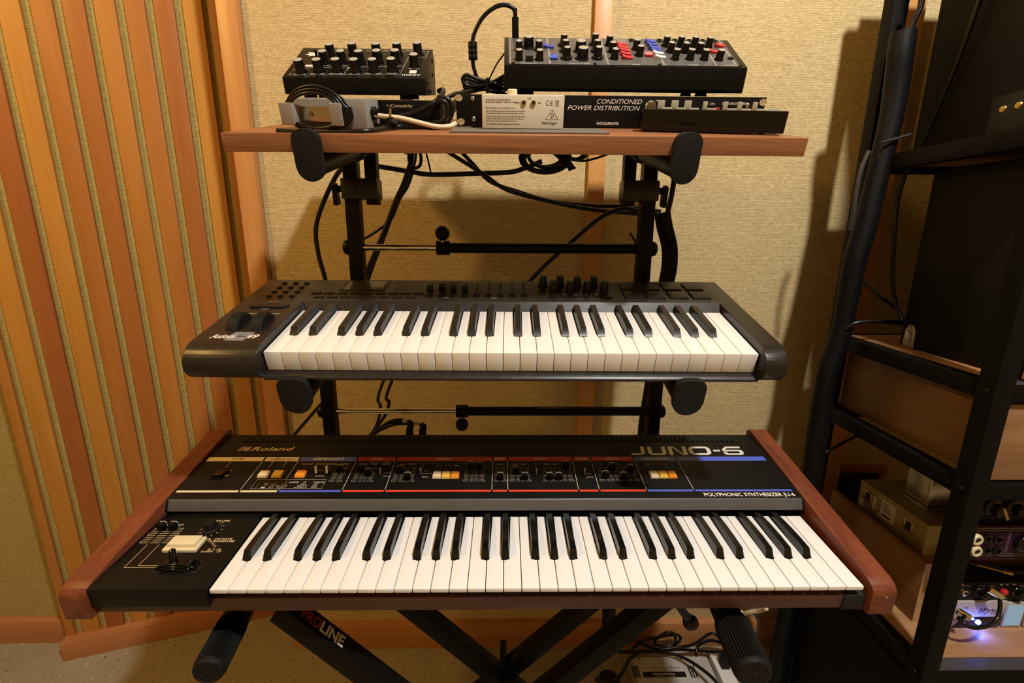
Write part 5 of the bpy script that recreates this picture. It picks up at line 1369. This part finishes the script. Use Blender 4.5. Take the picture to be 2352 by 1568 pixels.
pg_ = put('plug', MB().box(0.012, 0.036, -0.048, -0.022, 0.05, 0.080, bev=0.003).data('plug', 'black_rubber'), ps)
MB().tube([(0.024, -0.035, 0.078), (0.024, -0.030, 0.10), (0.018, -0.02, 0.118)], 0.006, seg=10).build('strain_relief', 'black_rubber', pg_)
Q = Vector((w0.x + 0.026, w0.y - 0.02, 0.118))
cable('cable', [Q, Q + Vector((-0.03, 0.006, 0.022))] + [ony(*p) for p in ((1590, 1474, 0.60), (1545, 1482, 0.61), (1505, 1484, 0.61), (1475, 1474, 0.61), (1455, 1463, 0.61), (1435, 1468, 0.62))], 0.0042, 'thick black power cord running left from the plug behind the grey power supply')
cable('cable', [ony(*p) for p in ((1650, 1585, 0.45), (1640, 1558, 0.47), (1600, 1524, 0.52), (1560, 1502, 0.56), (1520, 1492, 0.58), (1470, 1490, 0.60), (1420, 1492, 0.61))], 0.0044, 'black power cord crossing in front of the grey power supply')
cable('cable', [ony(*p) for p in ((1450, 1484, 0.62), (1478, 1466, 0.63), (1510, 1458, 0.63), (1545, 1452, 0.635), (1560, 1458, 0.635), (1552, 1472, 0.63), (1530, 1478, 0.63), (1502, 1474, 0.63), (1505, 1462, 0.625), (1528, 1447, 0.62), (1545, 1450, 0.62), (1550, 1470, 0.62))], 0.0040, 'loosely looped black power cord on the floor against the back baseboard')
cable('cable', [ony(*p) for p in ((1598, 1512, 0.585), (1596, 1490, 0.60), (1604, 1474, 0.615), (1630, 1465, 0.625), (1660, 1474, 0.63), (1700, 1492, 0.63))], 0.0042, 'black power cord arching up from the gap between the two power blocks')
cable('cable', [ony(*p) for p in ((1470, 1490, 0.60), (1446, 1506, 0.56), (1428, 1538, 0.50), (1408, 1558, 0.47), (1385, 1562, 0.46), (1366, 1552, 0.47))], 0.0048, 'black power cord curling down left of the grey power supply')
cable('cable', [ony(*p) for p in ((1412, 1490, 0.59), (1500, 1489, 0.60), (1560, 1486, 0.615), (1620, 1490, 0.62), (1700, 1494, 0.62))], 0.0036, 'thin black cord lying level behind the grey power supply')
gx = onz(1400, 1568, 0.03)
tag(MB().lathe([(0.030, 0.0), (0.030, 0.018), (0.026, 0.024), (0.012, 0.027), (0.001, 0.027)], 24).build('adaptor', 'black_rubber', M=T(onz(1397, 1560, 0.01).x, onz(1397, 1560, 0.01).y, 0.0)), 'round black adaptor on the floor left of the grey power supply', 'adaptor')
cable('cable', [ony(*p) for p in ((1756, 1392, 0.42), (1738, 1398, 0.44), (1712, 1402, 0.46), (1696, 1412, 0.48), (1700, 1400, 0.5))], 0.0052, 'pale cable bending behind the right ribbed grip', mat='cream_cable')
cable('cable', [ony(*p) for p in ((1700, 1402, 0.50), (1722, 1402, 0.50), (1738, 1420, 0.50), (1736, 1470, 0.5), (1745, 1520, 0.5))], 0.0036, 'grey cable dropping behind the right ribbed grip', mat='grey_wire')

# ------------------------------------------------------------------ equipment rack at the right
RX0, RYF, RYB, PS_ = 1.1417, 0.165, 0.55, 0.030
RX1 = RX0 + 0.95
rk_ = thing('equipment_rack', 'black steel shelf rack filled with amplifiers at the right edge', 'rack', T(RX0, RYF, 0))
RI = rk_.matrix_world.inverted()
def rp(mb, name, mat): return mb.build(name, mat, rk_, RI)
for x in (RX0, RX1 - PS_):
    rp(MB().box(x, x + PS_, RYB - PS_, RYB, 0, 1.80, bev=0.0015), 'post', 'rack_metal')
    rp(MB().box(x, x + PS_, RYF, RYF + PS_, 0, 1.80, bev=0.0015), 'post', 'rack_metal')
levels = [0.470, 0.848, 1.020, 1.403, 1.829]
for k, z in enumerate(levels):
    for x in (RX0 + 0.002, RX1 - PS_ + 0.002):
        rp(MB().box(x, x + 0.026, RYF + PS_, RYB - PS_, z - 0.029, z, bev=0.0015), 'side_rail', 'rack_metal')
    for y in (RYF + 0.002, RYB - 0.028):
        rp(MB().box(RX0 + PS_, RX1 - PS_, y, y + 0.026, z - 0.029, z, bev=0.0015), 'cross_rail', 'rack_metal')
        if k in (0, 2) and y < 0.3: rp(MB().box(RX0 + PS_, RX1 - PS_, y + 0.001, y + 0.026, z, z + 0.0012), 'rail_cover', 'rack_top')
    if k in (0, 2, 3, 4):
        rp(MB().box(RX0 + 0.029, RX1 - 0.029, RYF + 0.029, RYB - 0.029, z - 0.016, z + 0.002, bev=0.0008), 'shelf_board', 'oak' if k != 0 else 'oak')
for z in (1.005, 0.833, 0.455, 1.388):
    for y in (RYF + 0.015, RYB - 0.015):
        rp(MB().lathe([(0.0065, 0), (0.006, 0.003), (0.003, 0.0042), (0.0025, 0.003)], 16, Matrix.Translation((RX0, y, z)) @ RY(-pi / 2)), 'bolt', 'black_metal')

# loudspeaker cabinets and amplifiers on it
def cabinet(name, label, x0, x1, y0, y1, z0, z1, mat='tolex', cat='amplifier'):
    t = thing(name, label, cat, T(x0, y0, z0))
    MB().box(0, x1 - x0, 0, y1 - y0, 0, z1 - z0, bev=0.006, seg=3).build('cabinet', mat, t)
    return t
a0 = onx(2090, 330, 1.205)
top = cabinet('speaker_cabinet', 'large black textured speaker cabinet on the highest rack shelf', 1.205, 1.80, 0.20, a0.y, 1.4055, 1.775, cat='speaker')
hp = onx(2335, 240, 1.205)
hd = put('handle_recess', MB().box(-0.004, 0.001, -0.075, 0.075, -0.03, 0.03, bev=0.002).data('handle_recess', 'ax_dark'), top, T(0.0, hp.y - 0.20 - 0.03, hp.z - 1.4055 - 0.012))
for k in (-1, 1): MB().lathe([(0.006, 0), (0.0045, 0.002), (0.001, 0.0025)], 14).build('rivet', 'brass', hd, T(-0.004, 0.040 + k * 0.012, 0.008) @ RY(-pi / 2))
am = onx(2130, 392, 1.20); ab = onx(2068, 770, 1.20)
amp = cabinet('guitar_amplifier', 'black textured amplifier cabinet with metal corner guards on the middle rack shelf', 1.20, 1.78, 0.185, (am.y + ab.y) / 2, 1.0235, min(am.z, 1.368))
ay = (am.y + ab.y) / 2 - 0.185
for y, m_ in ((0.024, 'brass'), (ay - 0.024, 'steel')):
    c_ = put('corner_guard', MB().prism([(y - 0.014, 0.0), (y + 0.014, 0.0), (y + 0.012, 0.035), (y + 0.006, 0.046), (y - 0.006, 0.046), (y - 0.012, 0.035)], -0.0022, 0.0005, 'x', bev=0.0008).data('corner_guard', m_), amp)
    MB().lathe([(0.0055, 0), (0.005, 0.0018), (0.0025, 0.0026), (0.002, 0.0016)], 14).build('screw', m_, c_, T(-0.0022, y, 0.034) @ RY(-pi / 2))
gl = put('grille', MB().box(0.02, 0.56, -0.003, 0.002, 0.03, 0.31, bev=0.001).data('grille', 'steel'), amp)
for k in range(18): MB().box(0.022 + k * 0.03, 0.028 + k * 0.03, -0.005, -0.003, 0.03, 0.31).build('grille_bar', 'steel', gl)
MB().box(0.0, 0.045, -0.006, 0.0, 0.0, 0.035, bev=0.002).build('front_corner', 'brass', amp)
# drawer between the two middle rails
zd0, zd1 = 0.852, 0.985
dr = thing('drawer', 'wooden drawer between the middle rails of the rack', 'drawer', T(RX0 + 0.034, RYF + 0.01, zd0))
MB().box(0, 0.014, 0.018, 0.345, 0, zd1 - zd0, bev=0.0008).build('drawer_side', 'oak_y', dr)
MB().box(0.80, 0.814, 0.018, 0.345, 0, zd1 - zd0, bev=0.0008).build('drawer_side', 'oak_y', dr)
MB().box(0.014, 0.80, 0.33, 0.345, 0, zd1 - zd0).build('drawer_back', 'oak', dr)
MB().box(0.014, 0.80, 0.018, 0.33, 0.0, 0.010).build('drawer_bottom', 'oak', dr)
MB().box(-0.0035, 0.8175, 0.0, 0.018, 0.0, zd1 - zd0, bev=0.001).build('drawer_front', 'oak_front', dr)

# gear on the bottom shelf
ZS = 0.472
pf_ = onz(2073, 1415, ZS)
xw = max(pf_.x, RX0 + 0.075)
tp = onx(2119, 1290, xw)
cr_ = thing('wooden_case', 'plain plywood equipment case standing on the lowest rack shelf behind the front post', 'case', T(xw, tp.y, ZS))
hgt = tp.z - ZS
MB().box(0, 0.012, 0, 0.27, 0, hgt, bev=0.0006).build('side_panel', 'ply', cr_)
MB().box(0, 0.012, -0.0015, 0.0, 0, hgt).build('edge_band', 'ply_edge', cr_)
MB().box(0.012, 0.34, 0.02, 0.27, 0, 0.012).build('bottom_panel', 'ply', cr_)
MB().box(0.34, 0.352, 0, 0.27, 0, hgt, bev=0.0006).build('side_panel', 'ply', cr_)
zx = xw + 0.03
z_a = onx(1975, 1087, zx); z_b = onx(2126, 1204, zx); z_c = onx(2103, 1265, zx)
zch = thing('steel_chassis', 'yellowish zinc plated steel chassis with barcode label lying in the plywood case', 'chassis', T(zx, z_b.y, z_c.z))
ch = z_b.z - z_c.z; cd_ = min(z_a.y - z_b.y, 0.26)
MB().box(0, 0.26, 0, cd_, 0, ch, bev=0.002).build('housing', 'zinc', zch)
MB().box(0.014, 0.25, 0.01, cd_ - 0.01, -(z_c.z - ZS - 0.0125), 0.0).build('support_block', 'ply', zch)
LM = T(-0.0004, 0, 0) @ RZ(-pi / 2) @ RX(pi / 2)      # print plane facing -X: local x runs toward the front
def cl(px, py): q = onx(px, py, zx); return z_b.y - q.y, q.z - z_c.z      # (x,y) in the print plane
a, b = cl(2013, 1150), cl(2055, 1192)
MB().box(-0.0006, 0.0, cd_ * 0.42, cd_ * 0.68, ch * 0.22, ch * 0.86).build('barcode_label', 'paper', zch)
for k in range(10): MB().box(-0.0010, -0.0006, cd_ * 0.63, cd_ * 0.67, ch * (0.28 + 0.055 * k), ch * (0.28 + 0.055 * k + (0.03 if k % 3 else 0.018))).build('barcode_bar', 'print_black', zch)
pr = Print()
pr.rect(-cd_ * 0.60, ch * 0.30, -cd_ * 0.47, ch * 0.37)
for k in range(4): pr.rect(-cd_ * 0.60, ch * (0.48 + 0.08 * k), -cd_ * (0.46 + 0.02 * k), ch * (0.505 + 0.08 * k))
pr.build('label_lettering', 'print_black', zch, T(-0.0008, 0, 0) @ RZ(-pi / 2) @ RX(pi / 2))
for yy in (cd_ * 0.22, cd_ * 0.84):
    s_ = put('latch_socket', MB().box(-0.0025, 0.0, yy - 0.013, yy + 0.013, ch * 0.40, ch * 0.80, bev=0.002).data('latch_socket', 'brass'), zch)
    MB().box(-0.0032, -0.0022, yy - 0.006, yy + 0.006, ch * 0.48, ch * 0.72).build('socket_hole', 'dark_void', s_)
MB().box(-0.0006, 0, cd_ * 0.90, cd_ * 0.97, ch * 0.1, ch * 0.35).build('blank_label', 'paper', zch)
MB().box(-0.0006, 0, cd_ * 0.71, cd_ * 0.76, ch * 0.3, ch * 0.75).build('blank_label', 'paper', zch)
tr = onx(2100, 1125, zx + 0.05)
tf = thing('transformer', 'shiny metal transformer can on top of the zinc chassis', 'transformer', T(zx + 0.045, z_b.y + cd_ * 0.30, z_b.z + 0.0005))
MB().box(0, 0.07, 0, 0.065, 0.004, 0.085, bev=0.006, seg=3).build('can', 'steel', tf)
MB().box(-0.008, 0.078, -0.008, 0.073, 0.0, 0.004, bev=0.001).build('flange', 'steel', tf)

# front panels seen right of the front post
def fpanel(name, label, cat, pxl, y, py0, py1, depth, mat, width=0.44):
    a = ony(pxl, py1, y); b = ony(pxl, py0, y)
    return thing(name, label, cat, T(a.x, y, a.z)), width, b.z - a.z
t, w, h = fpanel('tube_preamp', 'black amplifier unit with two chicken head style knobs under the drawer', 'amplifier', 2238, 0.225, 1116, 1196, 0.2, 'panel_black')
zk = ony(2270, 1196, 0.225)
MB().box(0, w, 0, 0.03, 0, h, bev=0.001).build('face', 'panel_black', t)
MB().box(0, w, -0.004, 0.002, h - 0.004, h, bev=0.0005).build('top_edge', 'grey_paint', t)
for px in (2272, 2320):
    q = ony(px, 1162, 0.225)
    k_ = put('knob', MB().lathe([(0.0165, 0), (0.016, 0.003), (0.011, 0.006), (0.010, 0.017), (0.008, 0.019)], 24).data('knob', 'black_gloss'), t, T(q.x - t.location.x, 0, q.z - t.location.z) @ RX(pi / 2))
    MB().box(-0.0025, 0.0025, -0.012, 0.014, 0.016, 0.024, bev=0.001).build('pointer', 'brass', k_, RZ(0.5))
ZT = t.location.z
t, w, h = fpanel('jack_panel_unit', 'dark purple rack unit with pale outlined jacks', 'rack unit', 2192, 0.215, 1200, 1282, 0.2, 'purple_panel')
MB().box(0, w, 0, 0.03, 0, min(h, ZT - t.location.z - 0.001), bev=0.001).build('face', 'purple_panel', t)
FM = T(0, -0.0003, 0) @ RX(pi / 2)
def fl(tt, px, py, y): q = ony(px, py, y); return q.x - tt.location.x, q.z - tt.location.z
pr = Print()
c = [fl(t, *p, 0.215) for p in ((2204, 1272), (2224, 1210), (2420, 1210), (2420, 1272))]
xa = c[0][0]; pr.path([(xa, c[0][1]), (xa, c[1][1]), (xa + 0.4, c[1][1]), (xa + 0.4, c[0][1])], 0.0012, True)
x2 = fl(t, 2305, 1240, 0.215)[0]; pr.path([(xa + 0.004, c[0][1] + 0.004), (xa + 0.004, c[1][1] - 0.004), (x2, c[1][1] - 0.004), (x2, c[0][1] + 0.004)], 0.0008, True)
pr.path([(x2 + 0.003, c[0][1] + 0.004), (x2 + 0.003, c[1][1] - 0.004), (xa + 0.38, c[1][1] - 0.004), (xa + 0.38, c[0][1] + 0.004)], 0.0008, True)
pr.build('panel_lines', 'print_grey', t, FM)
for p in ((2230, 1232), (2228, 1258)):
    x, z = fl(t, *p, 0.215)
    j_ = put('jack_socket', MB().lathe([(0.0105, 0), (0.0105, 0.006), (0.009, 0.008), (0.0055, 0.008), (0.005, 0.003)], 20).data('jack_socket', 'cream'), t, T(x, 0, z) @ RX(pi / 2))
    MB().lathe([(0.0052, 0.003), (0.0052, 0.0062)], 16).build('socket_hole', 'dark_void', j_)
for p in ((2258, 1232), (2282, 1234), (2256, 1258), (2280, 1260)):
    x, z = fl(t, *p, 0.215)
    MB().lathe([(0.0085, 0), (0.008, 0.003), (0.005, 0.004), (0.0045, 0.001)], 18).build('jack_socket', 'black_gloss', t, T(x, 0, z) @ RX(pi / 2))
x, z = fl(t, 2340, 1242, 0.215)
MB().lathe([(0.018, 0), (0.017, 0.006), (0.012, 0.012), (0.009, 0.013)], 24).build('connector', 'black_gloss', t, T(x, 0, z) @ RX(pi / 2))

zt0 = ZS
t, w, h = fpanel('guitar_tuner', 'silver rack tuner with a glowing blue light and small screens on the lowest rack shelf', 'tuner', 2150, 0.262, 1376, 1418, 0.1, 'silver_paint')
xT = ony(2147, 1412, 0.262).x
t.location = (xT, 0.262, ZS + 0.0005); hT = ony(2200, 1376, 0.262).z - ZS
MB().box(0.0, 0.44, 0.003, 0.055, 0, hT, bev=0.001).build('chassis', 'black_metal', t)
x1_ = fl(t, 2292, 1400, 0.262)[0]
MB().prism([(0, 0.0), (x1_ - 0.006, 0.0), (x1_ + 0.006, hT), (0, hT)], -0.0025, 0.003, 'y', bev=0.001).build('face_plate', 'silver_paint', t)
MB().prism([(0.030, 0.0), (x1_ - 0.004, 0.0), (x1_ + 0.0005, hT * 0.42), (0.050, hT * 0.42)], -0.0032, -0.002, 'y', bev=0.0003).build('lower_band', 'black_gloss', t)
for z in (hT * 0.2, hT * 0.8): MB().lathe([(0.004, 0), (0.004, 0.0006)], 14).build('mounting_hole', 'dark_void', t, T(0.014, -0.0025, z) @ RX(pi / 2) @ Matrix.Diagonal((1.6, 1, 1, 1)))
pr = Print(); pr.text('IN', fl(t, 2208, 1390, 0.262)[0], 1, hT * 0.74, 0.0055, align='c')
xs2 = fl(t, 2260, 1398, 0.262)[0]
rs = random.Random(5)
for k in range(7):                                   # brush-stroke style mark, too blurred to read
    x_ = xs2 - 0.020 + 0.006 * k
    pr.path([(x_, hT * 0.50 + rs.uniform(0, 0.006)), (x_ + 0.004, hT * 0.62 + rs.uniform(-0.003, 0.006)), (x_ + 0.0015, hT * 0.72 + rs.uniform(-0.004, 0.004)), (x_ + 0.007, hT * 0.66)], 0.0013)
pr.build('face_lettering', 'print_black', t, T(0, -0.0028, 0) @ RX(pi / 2))
ex_ = fl(t, 2236, 1412, 0.262)
MB().lathe([(0.0052, 0), (0.0046, 0.003), (0.002, 0.0045), (0.0004, 0.005)], 16).build('blue_light', 'led_blue', t, T(ex_[0], -0.003, hT * 0.24) @ RX(pi / 2))
for a, b in ((x1_ + 0.008, x1_ + 0.040), (x1_ + 0.052, x1_ + 0.084)):
    s_ = put('screen_frame', MB().box(a - 0.003, b + 0.003, -0.003, 0.003, 0.002, hT - 0.004, bev=0.0006).data('screen_frame', 'silver_paint'), t)
    MB().box(a, b, -0.0036, -0.002, 0.006, hT - 0.008).build('screen', 'screen_blue', s_)
jx = fl(t, 2202, 1402, 0.262)[0]
MB().lathe([(0.011, 0), (0.011, 0.002), (0.009, 0.008)], 18).build('input_jack', 'black_gloss', t, T(jx, -0.003, hT * 0.42) @ RX(pi / 2))
TU = t
lamp('tuner_blue_light', (xT + ex_[0], 0.245, ZS + hT * 0.24), 0.10, (0.10, 0.16, 1.0), 0.004)
t, w, h = fpanel('rack_preamp', 'black rack unit with knobs, a red button and chrome jack above the silver tuner', 'rack unit', 2175, 0.265, 1334, 1374, 0.1, 'panel_black')
t.location = (ony(2168, 1360, 0.265).x, 0.265, ZS + hT + 0.0015); hP = max(0.036, ony(2200, 1334, 0.265).z - t.location.z)
MB().box(0.0, 0.44, 0.003, 0.05, 0, hP, bev=0.001).build('chassis', 'black_metal', t)
MB().box(0, 0.44, 0, 0.003, 0, hP, bev=0.0006).build('face_plate', 'panel_black', t)
def rl(px, py): return fl(t, px, py, 0.265)
x, z = rl(2205, 1357); z = hP * 0.45
j_ = put('jack_socket', MB().lathe([(0.007, 0), (0.0065, 0.004), (0.004, 0.005), (0.0035, 0.001)], 18).data('jack_socket', 'chrome'), t, T(x, 0, z) @ RX(pi / 2)); MB().lathe([(0.0036, 0.001), (0.0036, 0.003)], 14).build('socket_hole', 'dark_void', j_)
for px in (2240, 2325):
    x = rl(px, 1355)[0]
    MB().lathe([(0.011, 0), (0.0105, 0.003), (0.0085, 0.005), (0.008, 0.014), (0.006, 0.015)], 20).build('knob', 'black_gloss', t, T(x, 0, hP * 0.5) @ RX(pi / 2))
x = rl(2294, 1358)[0]; MB().lathe([(0.0062, 0), (0.006, 0.005), (0.004, 0.0065), (0.0005, 0.007)], 16).build('red_button', 'rocker_red', t, T(x, 0, hP * 0.5) @ RX(pi / 2))
for px, k in ((2200, 0.88), (2288, 0.9), (2301, 0.9), (2316, 0.9), (2190, 0.1), (2303, 0.1)):
    MB().lathe([(0.0028, 0), (0.0024, 0.001), (0.0005, 0.0014)], 12).build('screw', 'steel', t, T(rl(px, 1350)[0], 0, hP * k) @ RX(pi / 2))
pr = Print()
for px, s_ in ((2212, 'INPUT'), (2246, 'INPUT'), (2270, 'OUT'), (2335, 'LEVEL')): pr.text(s_, rl(px, 1350)[0], 1.1, hP * 0.78, 0.003, align='c')
pr.build('face_lettering', 'print_dim', t, FM)
RPm = t
# patch lead between the two units
pa_ = RPm.matrix_world if False else Matrix.Translation(RPm.location)
s0 = Vector((RPm.location.x + rl(2275, 1350)[0], 0.262, RPm.location.z + hP * 0.5))
s1 = Vector((TU.location.x + jx, 0.256, TU.location.z + hT * 0.42))
pt_ = thing('patch_lead', 'short black patch lead with chrome right angle plugs joining the two lowest rack units', 'cable', Matrix.Translation(s1))
IV = pt_.matrix_world.inverted()
MB().tube([ony(*p) for p in ((2282, 1360, 0.236), (2288, 1372, 0.230), (2288, 1395, 0.222), (2280, 1418, 0.214), (2260, 1432, 0.208), (2232, 1437, 0.206), (2210, 1430, 0.210), (2203, 1418, 0.218), (2208, 1409, 0.226))], 0.0034, seg=12).build('lead', 'cable', pt_, IV)
for s_, a_, b_2 in ((s0, (2262, 1348, 0.242), (2292, 1366, 0.232)), (s1, (2192, 1398, 0.238), (2220, 1414, 0.226))):
    p_, q_ = ony(*a_), ony(*b_2)
    MB().tube([s_, p_ + (q_ - p_) * 0.2], 0.0045, seg=14, smooth=False).build('plug_barrel', 'chrome', pt_, IV)
    MB().tube([p_, q_], 0.0068, seg=14, smooth=False).build('plug_housing', 'chrome', pt_, IV)
# leads in the dark gap above
for k in range(4):
    cable('cable', [ony(*p) for p in ((2225 + 8 * k, 1288 + k, 0.31), (2270, 1295 + 4 * k, 0.30), (2320, 1308 + 4 * k, 0.29), (2420, 1306 + 6 * k, 0.28))], 0.0034, ('topmost', 'second from top', 'third from top', 'lowest')[k] + ' black lead in the dark gap under the purple rack unit', 'leads under the purple unit')
gp = thing('gold_plug', 'brass jack plug lying on the black rack unit', 'plug', Matrix.Translation((RPm.location.x + rl(2300, 1320)[0], 0.30, RPm.location.z + hP + 0.006)))
MB().tube([(-0.022, 0.012, 0.001), (0.022, -0.012, 0.0)], 0.0028, seg=12, smooth=False).build('shaft', 'brass', gp); MB().tube([(0.021, -0.0115, 0), (0.034, -0.0185, 0)], 0.0052, seg=12, smooth=False).build('collar', 'brass', gp)
# black cabinet on the floor below the lowest shelf
bs = thing('bass_cabinet', 'black box standing on the floor below the lowest rack shelf', 'speaker', T(RX0 + 0.035, RYF + 0.035, 0))
MB().box(0, 0.80, 0, 0.33, 0.0, 0.40, bev=0.008, seg=3).build('cabinet', 'tolex', bs)
lbq = onx(1830, 1420, RX0 + 0.035)
MB().box(-0.0008, 0, 0.27, 0.31, 0.33, 0.36).build('badge', 'zinc', bs)

# braided sleeve and loose cables along the rear post of the rack
SYp = 0.50
def sl_(x, y, yy): return ony(x, y, yy)
sleeve = thing('cable_sleeve', 'thick braided black cable sleeve running down along the rear rack post', 'cable', Matrix.Translation(sl_(2068, 85, 0.47)))
IV = sleeve.matrix_world.inverted()
MB().tube([sl_(*p) for p in ((2070, 78, 0.472), (2062, 130, 0.472), (2053, 200, 0.475), (2040, 280, 0.475), (2018, 370, 0.475), (1999, 450, 0.475), (1982, 520, 0.475), (1958, 600, 0.475), (1943, 680, 0.475), (1925, 770, 0.475), (1898, 850, 0.475), (1880, 950, 0.475), (1865, 1050, 0.475), (1848, 1160, 0.475), (1815, 1330, 0.475), (1788, 1470, 0.475), (1775, 1560, 0.475))], 0.021, seg=18, flat=0.9, rfun=lambda u: 1.0 + 0.05 * sin(u * 19)).build('braid', 'braid', sleeve, IV)
MB().tube([sl_(*p) for p in ((2112, -20, 0.47), (2108, 20, 0.47), (2095, 48, 0.472), (2086, 75, 0.474), (2078, 105, 0.475))], 0.0052, seg=10).build('cable_end', 'cable', sleeve, IV)
cable('cable', [onx(*p, 1.192) for p in ((2255, -30), (2205, 110), (2165, 210), (2130, 290), (2105, 345))] + [onx(*p, 1.185) for p in ((2074, 400), (2054, 470), (2047, 560), (2043, 640), (2049, 690), (2066, 738))], 0.0042, 'long black cable hanging in front of the cabinets inside the rack')
cable('cable', [ony(*p) for p in ((1990, 350, 0.455), (1973, 390, 0.455), (1962, 440, 0.455), (1955, 490, 0.455), (1948, 530, 0.46))], 0.0042, 'grey cable clinging to the outside of the braided sleeve', mat='grey_wire')
cable('cable', [ony(*p) for p in ((1955, 628, 0.47), (1985, 655, 0.46), (2020, 685, 0.455), (2050, 708, 0.45), (2062, 725, 0.445))], 0.0034, 'black cable crossing from the braided sleeve to the amplifier cabinet')
cable('cable', [ony(*p) for p in ((1935, 756, 0.46), (1960, 742, 0.455), (2000, 738, 0.45), (2045, 740, 0.445), (2068, 742, 0.44))], 0.0052, 'black cable running level into the back corner of the amplifier')
cable('cable', [ony(*p) for p in ((2020, 330, 0.45), (2050, 322, 0.45), (2085, 312, 0.45))], 0.0024, 'thin grey wire bridging sleeve and speaker cabinet', mat='grey_wire')
cable('cable', [ony(*p) for p in ((1868, 1050, 0.5), (1910, 1026, 0.5), (1950, 1005, 0.5), (1985, 990, 0.5))], 0.0034, 'black cable slanting under the lower drawer rail')
# framed wall plate low behind the rack
wp = ony(1900, 1065, YW); wq = ony(1985, 1180, YW)
fr_ = thing('wall_box_frame', 'wooden frame round a dark wall opening behind the rack', 'frame', T(wp.x, YW, wq.z - 0.06))
fw, fh = 0.16, wp.z - wq.z + 0.06
for a, b, c, d in ((0, fw, fh - 0.018, fh), (0, fw, 0, 0.018), (0, 0.018, 0.018, fh - 0.018), (fw - 0.018, fw, 0.018, fh - 0.018)): MB().box(a, b, -0.014, 0.0, c, d, bev=0.001).build('frame_strip', 'cherry', fr_)
MB().box(0.018, fw - 0.018, -0.004, 0, 0.018, fh - 0.018).build('plate', 'dark_void', fr_)
MB().lathe([(0.009, 0), (0.008, 0.03), (0.006, 0.04)], 14).build('connector', 'black_gloss', fr_, T(0.09, -0.004, fh * 0.5) @ RX(pi / 2))

bpy.context.view_layer.update()
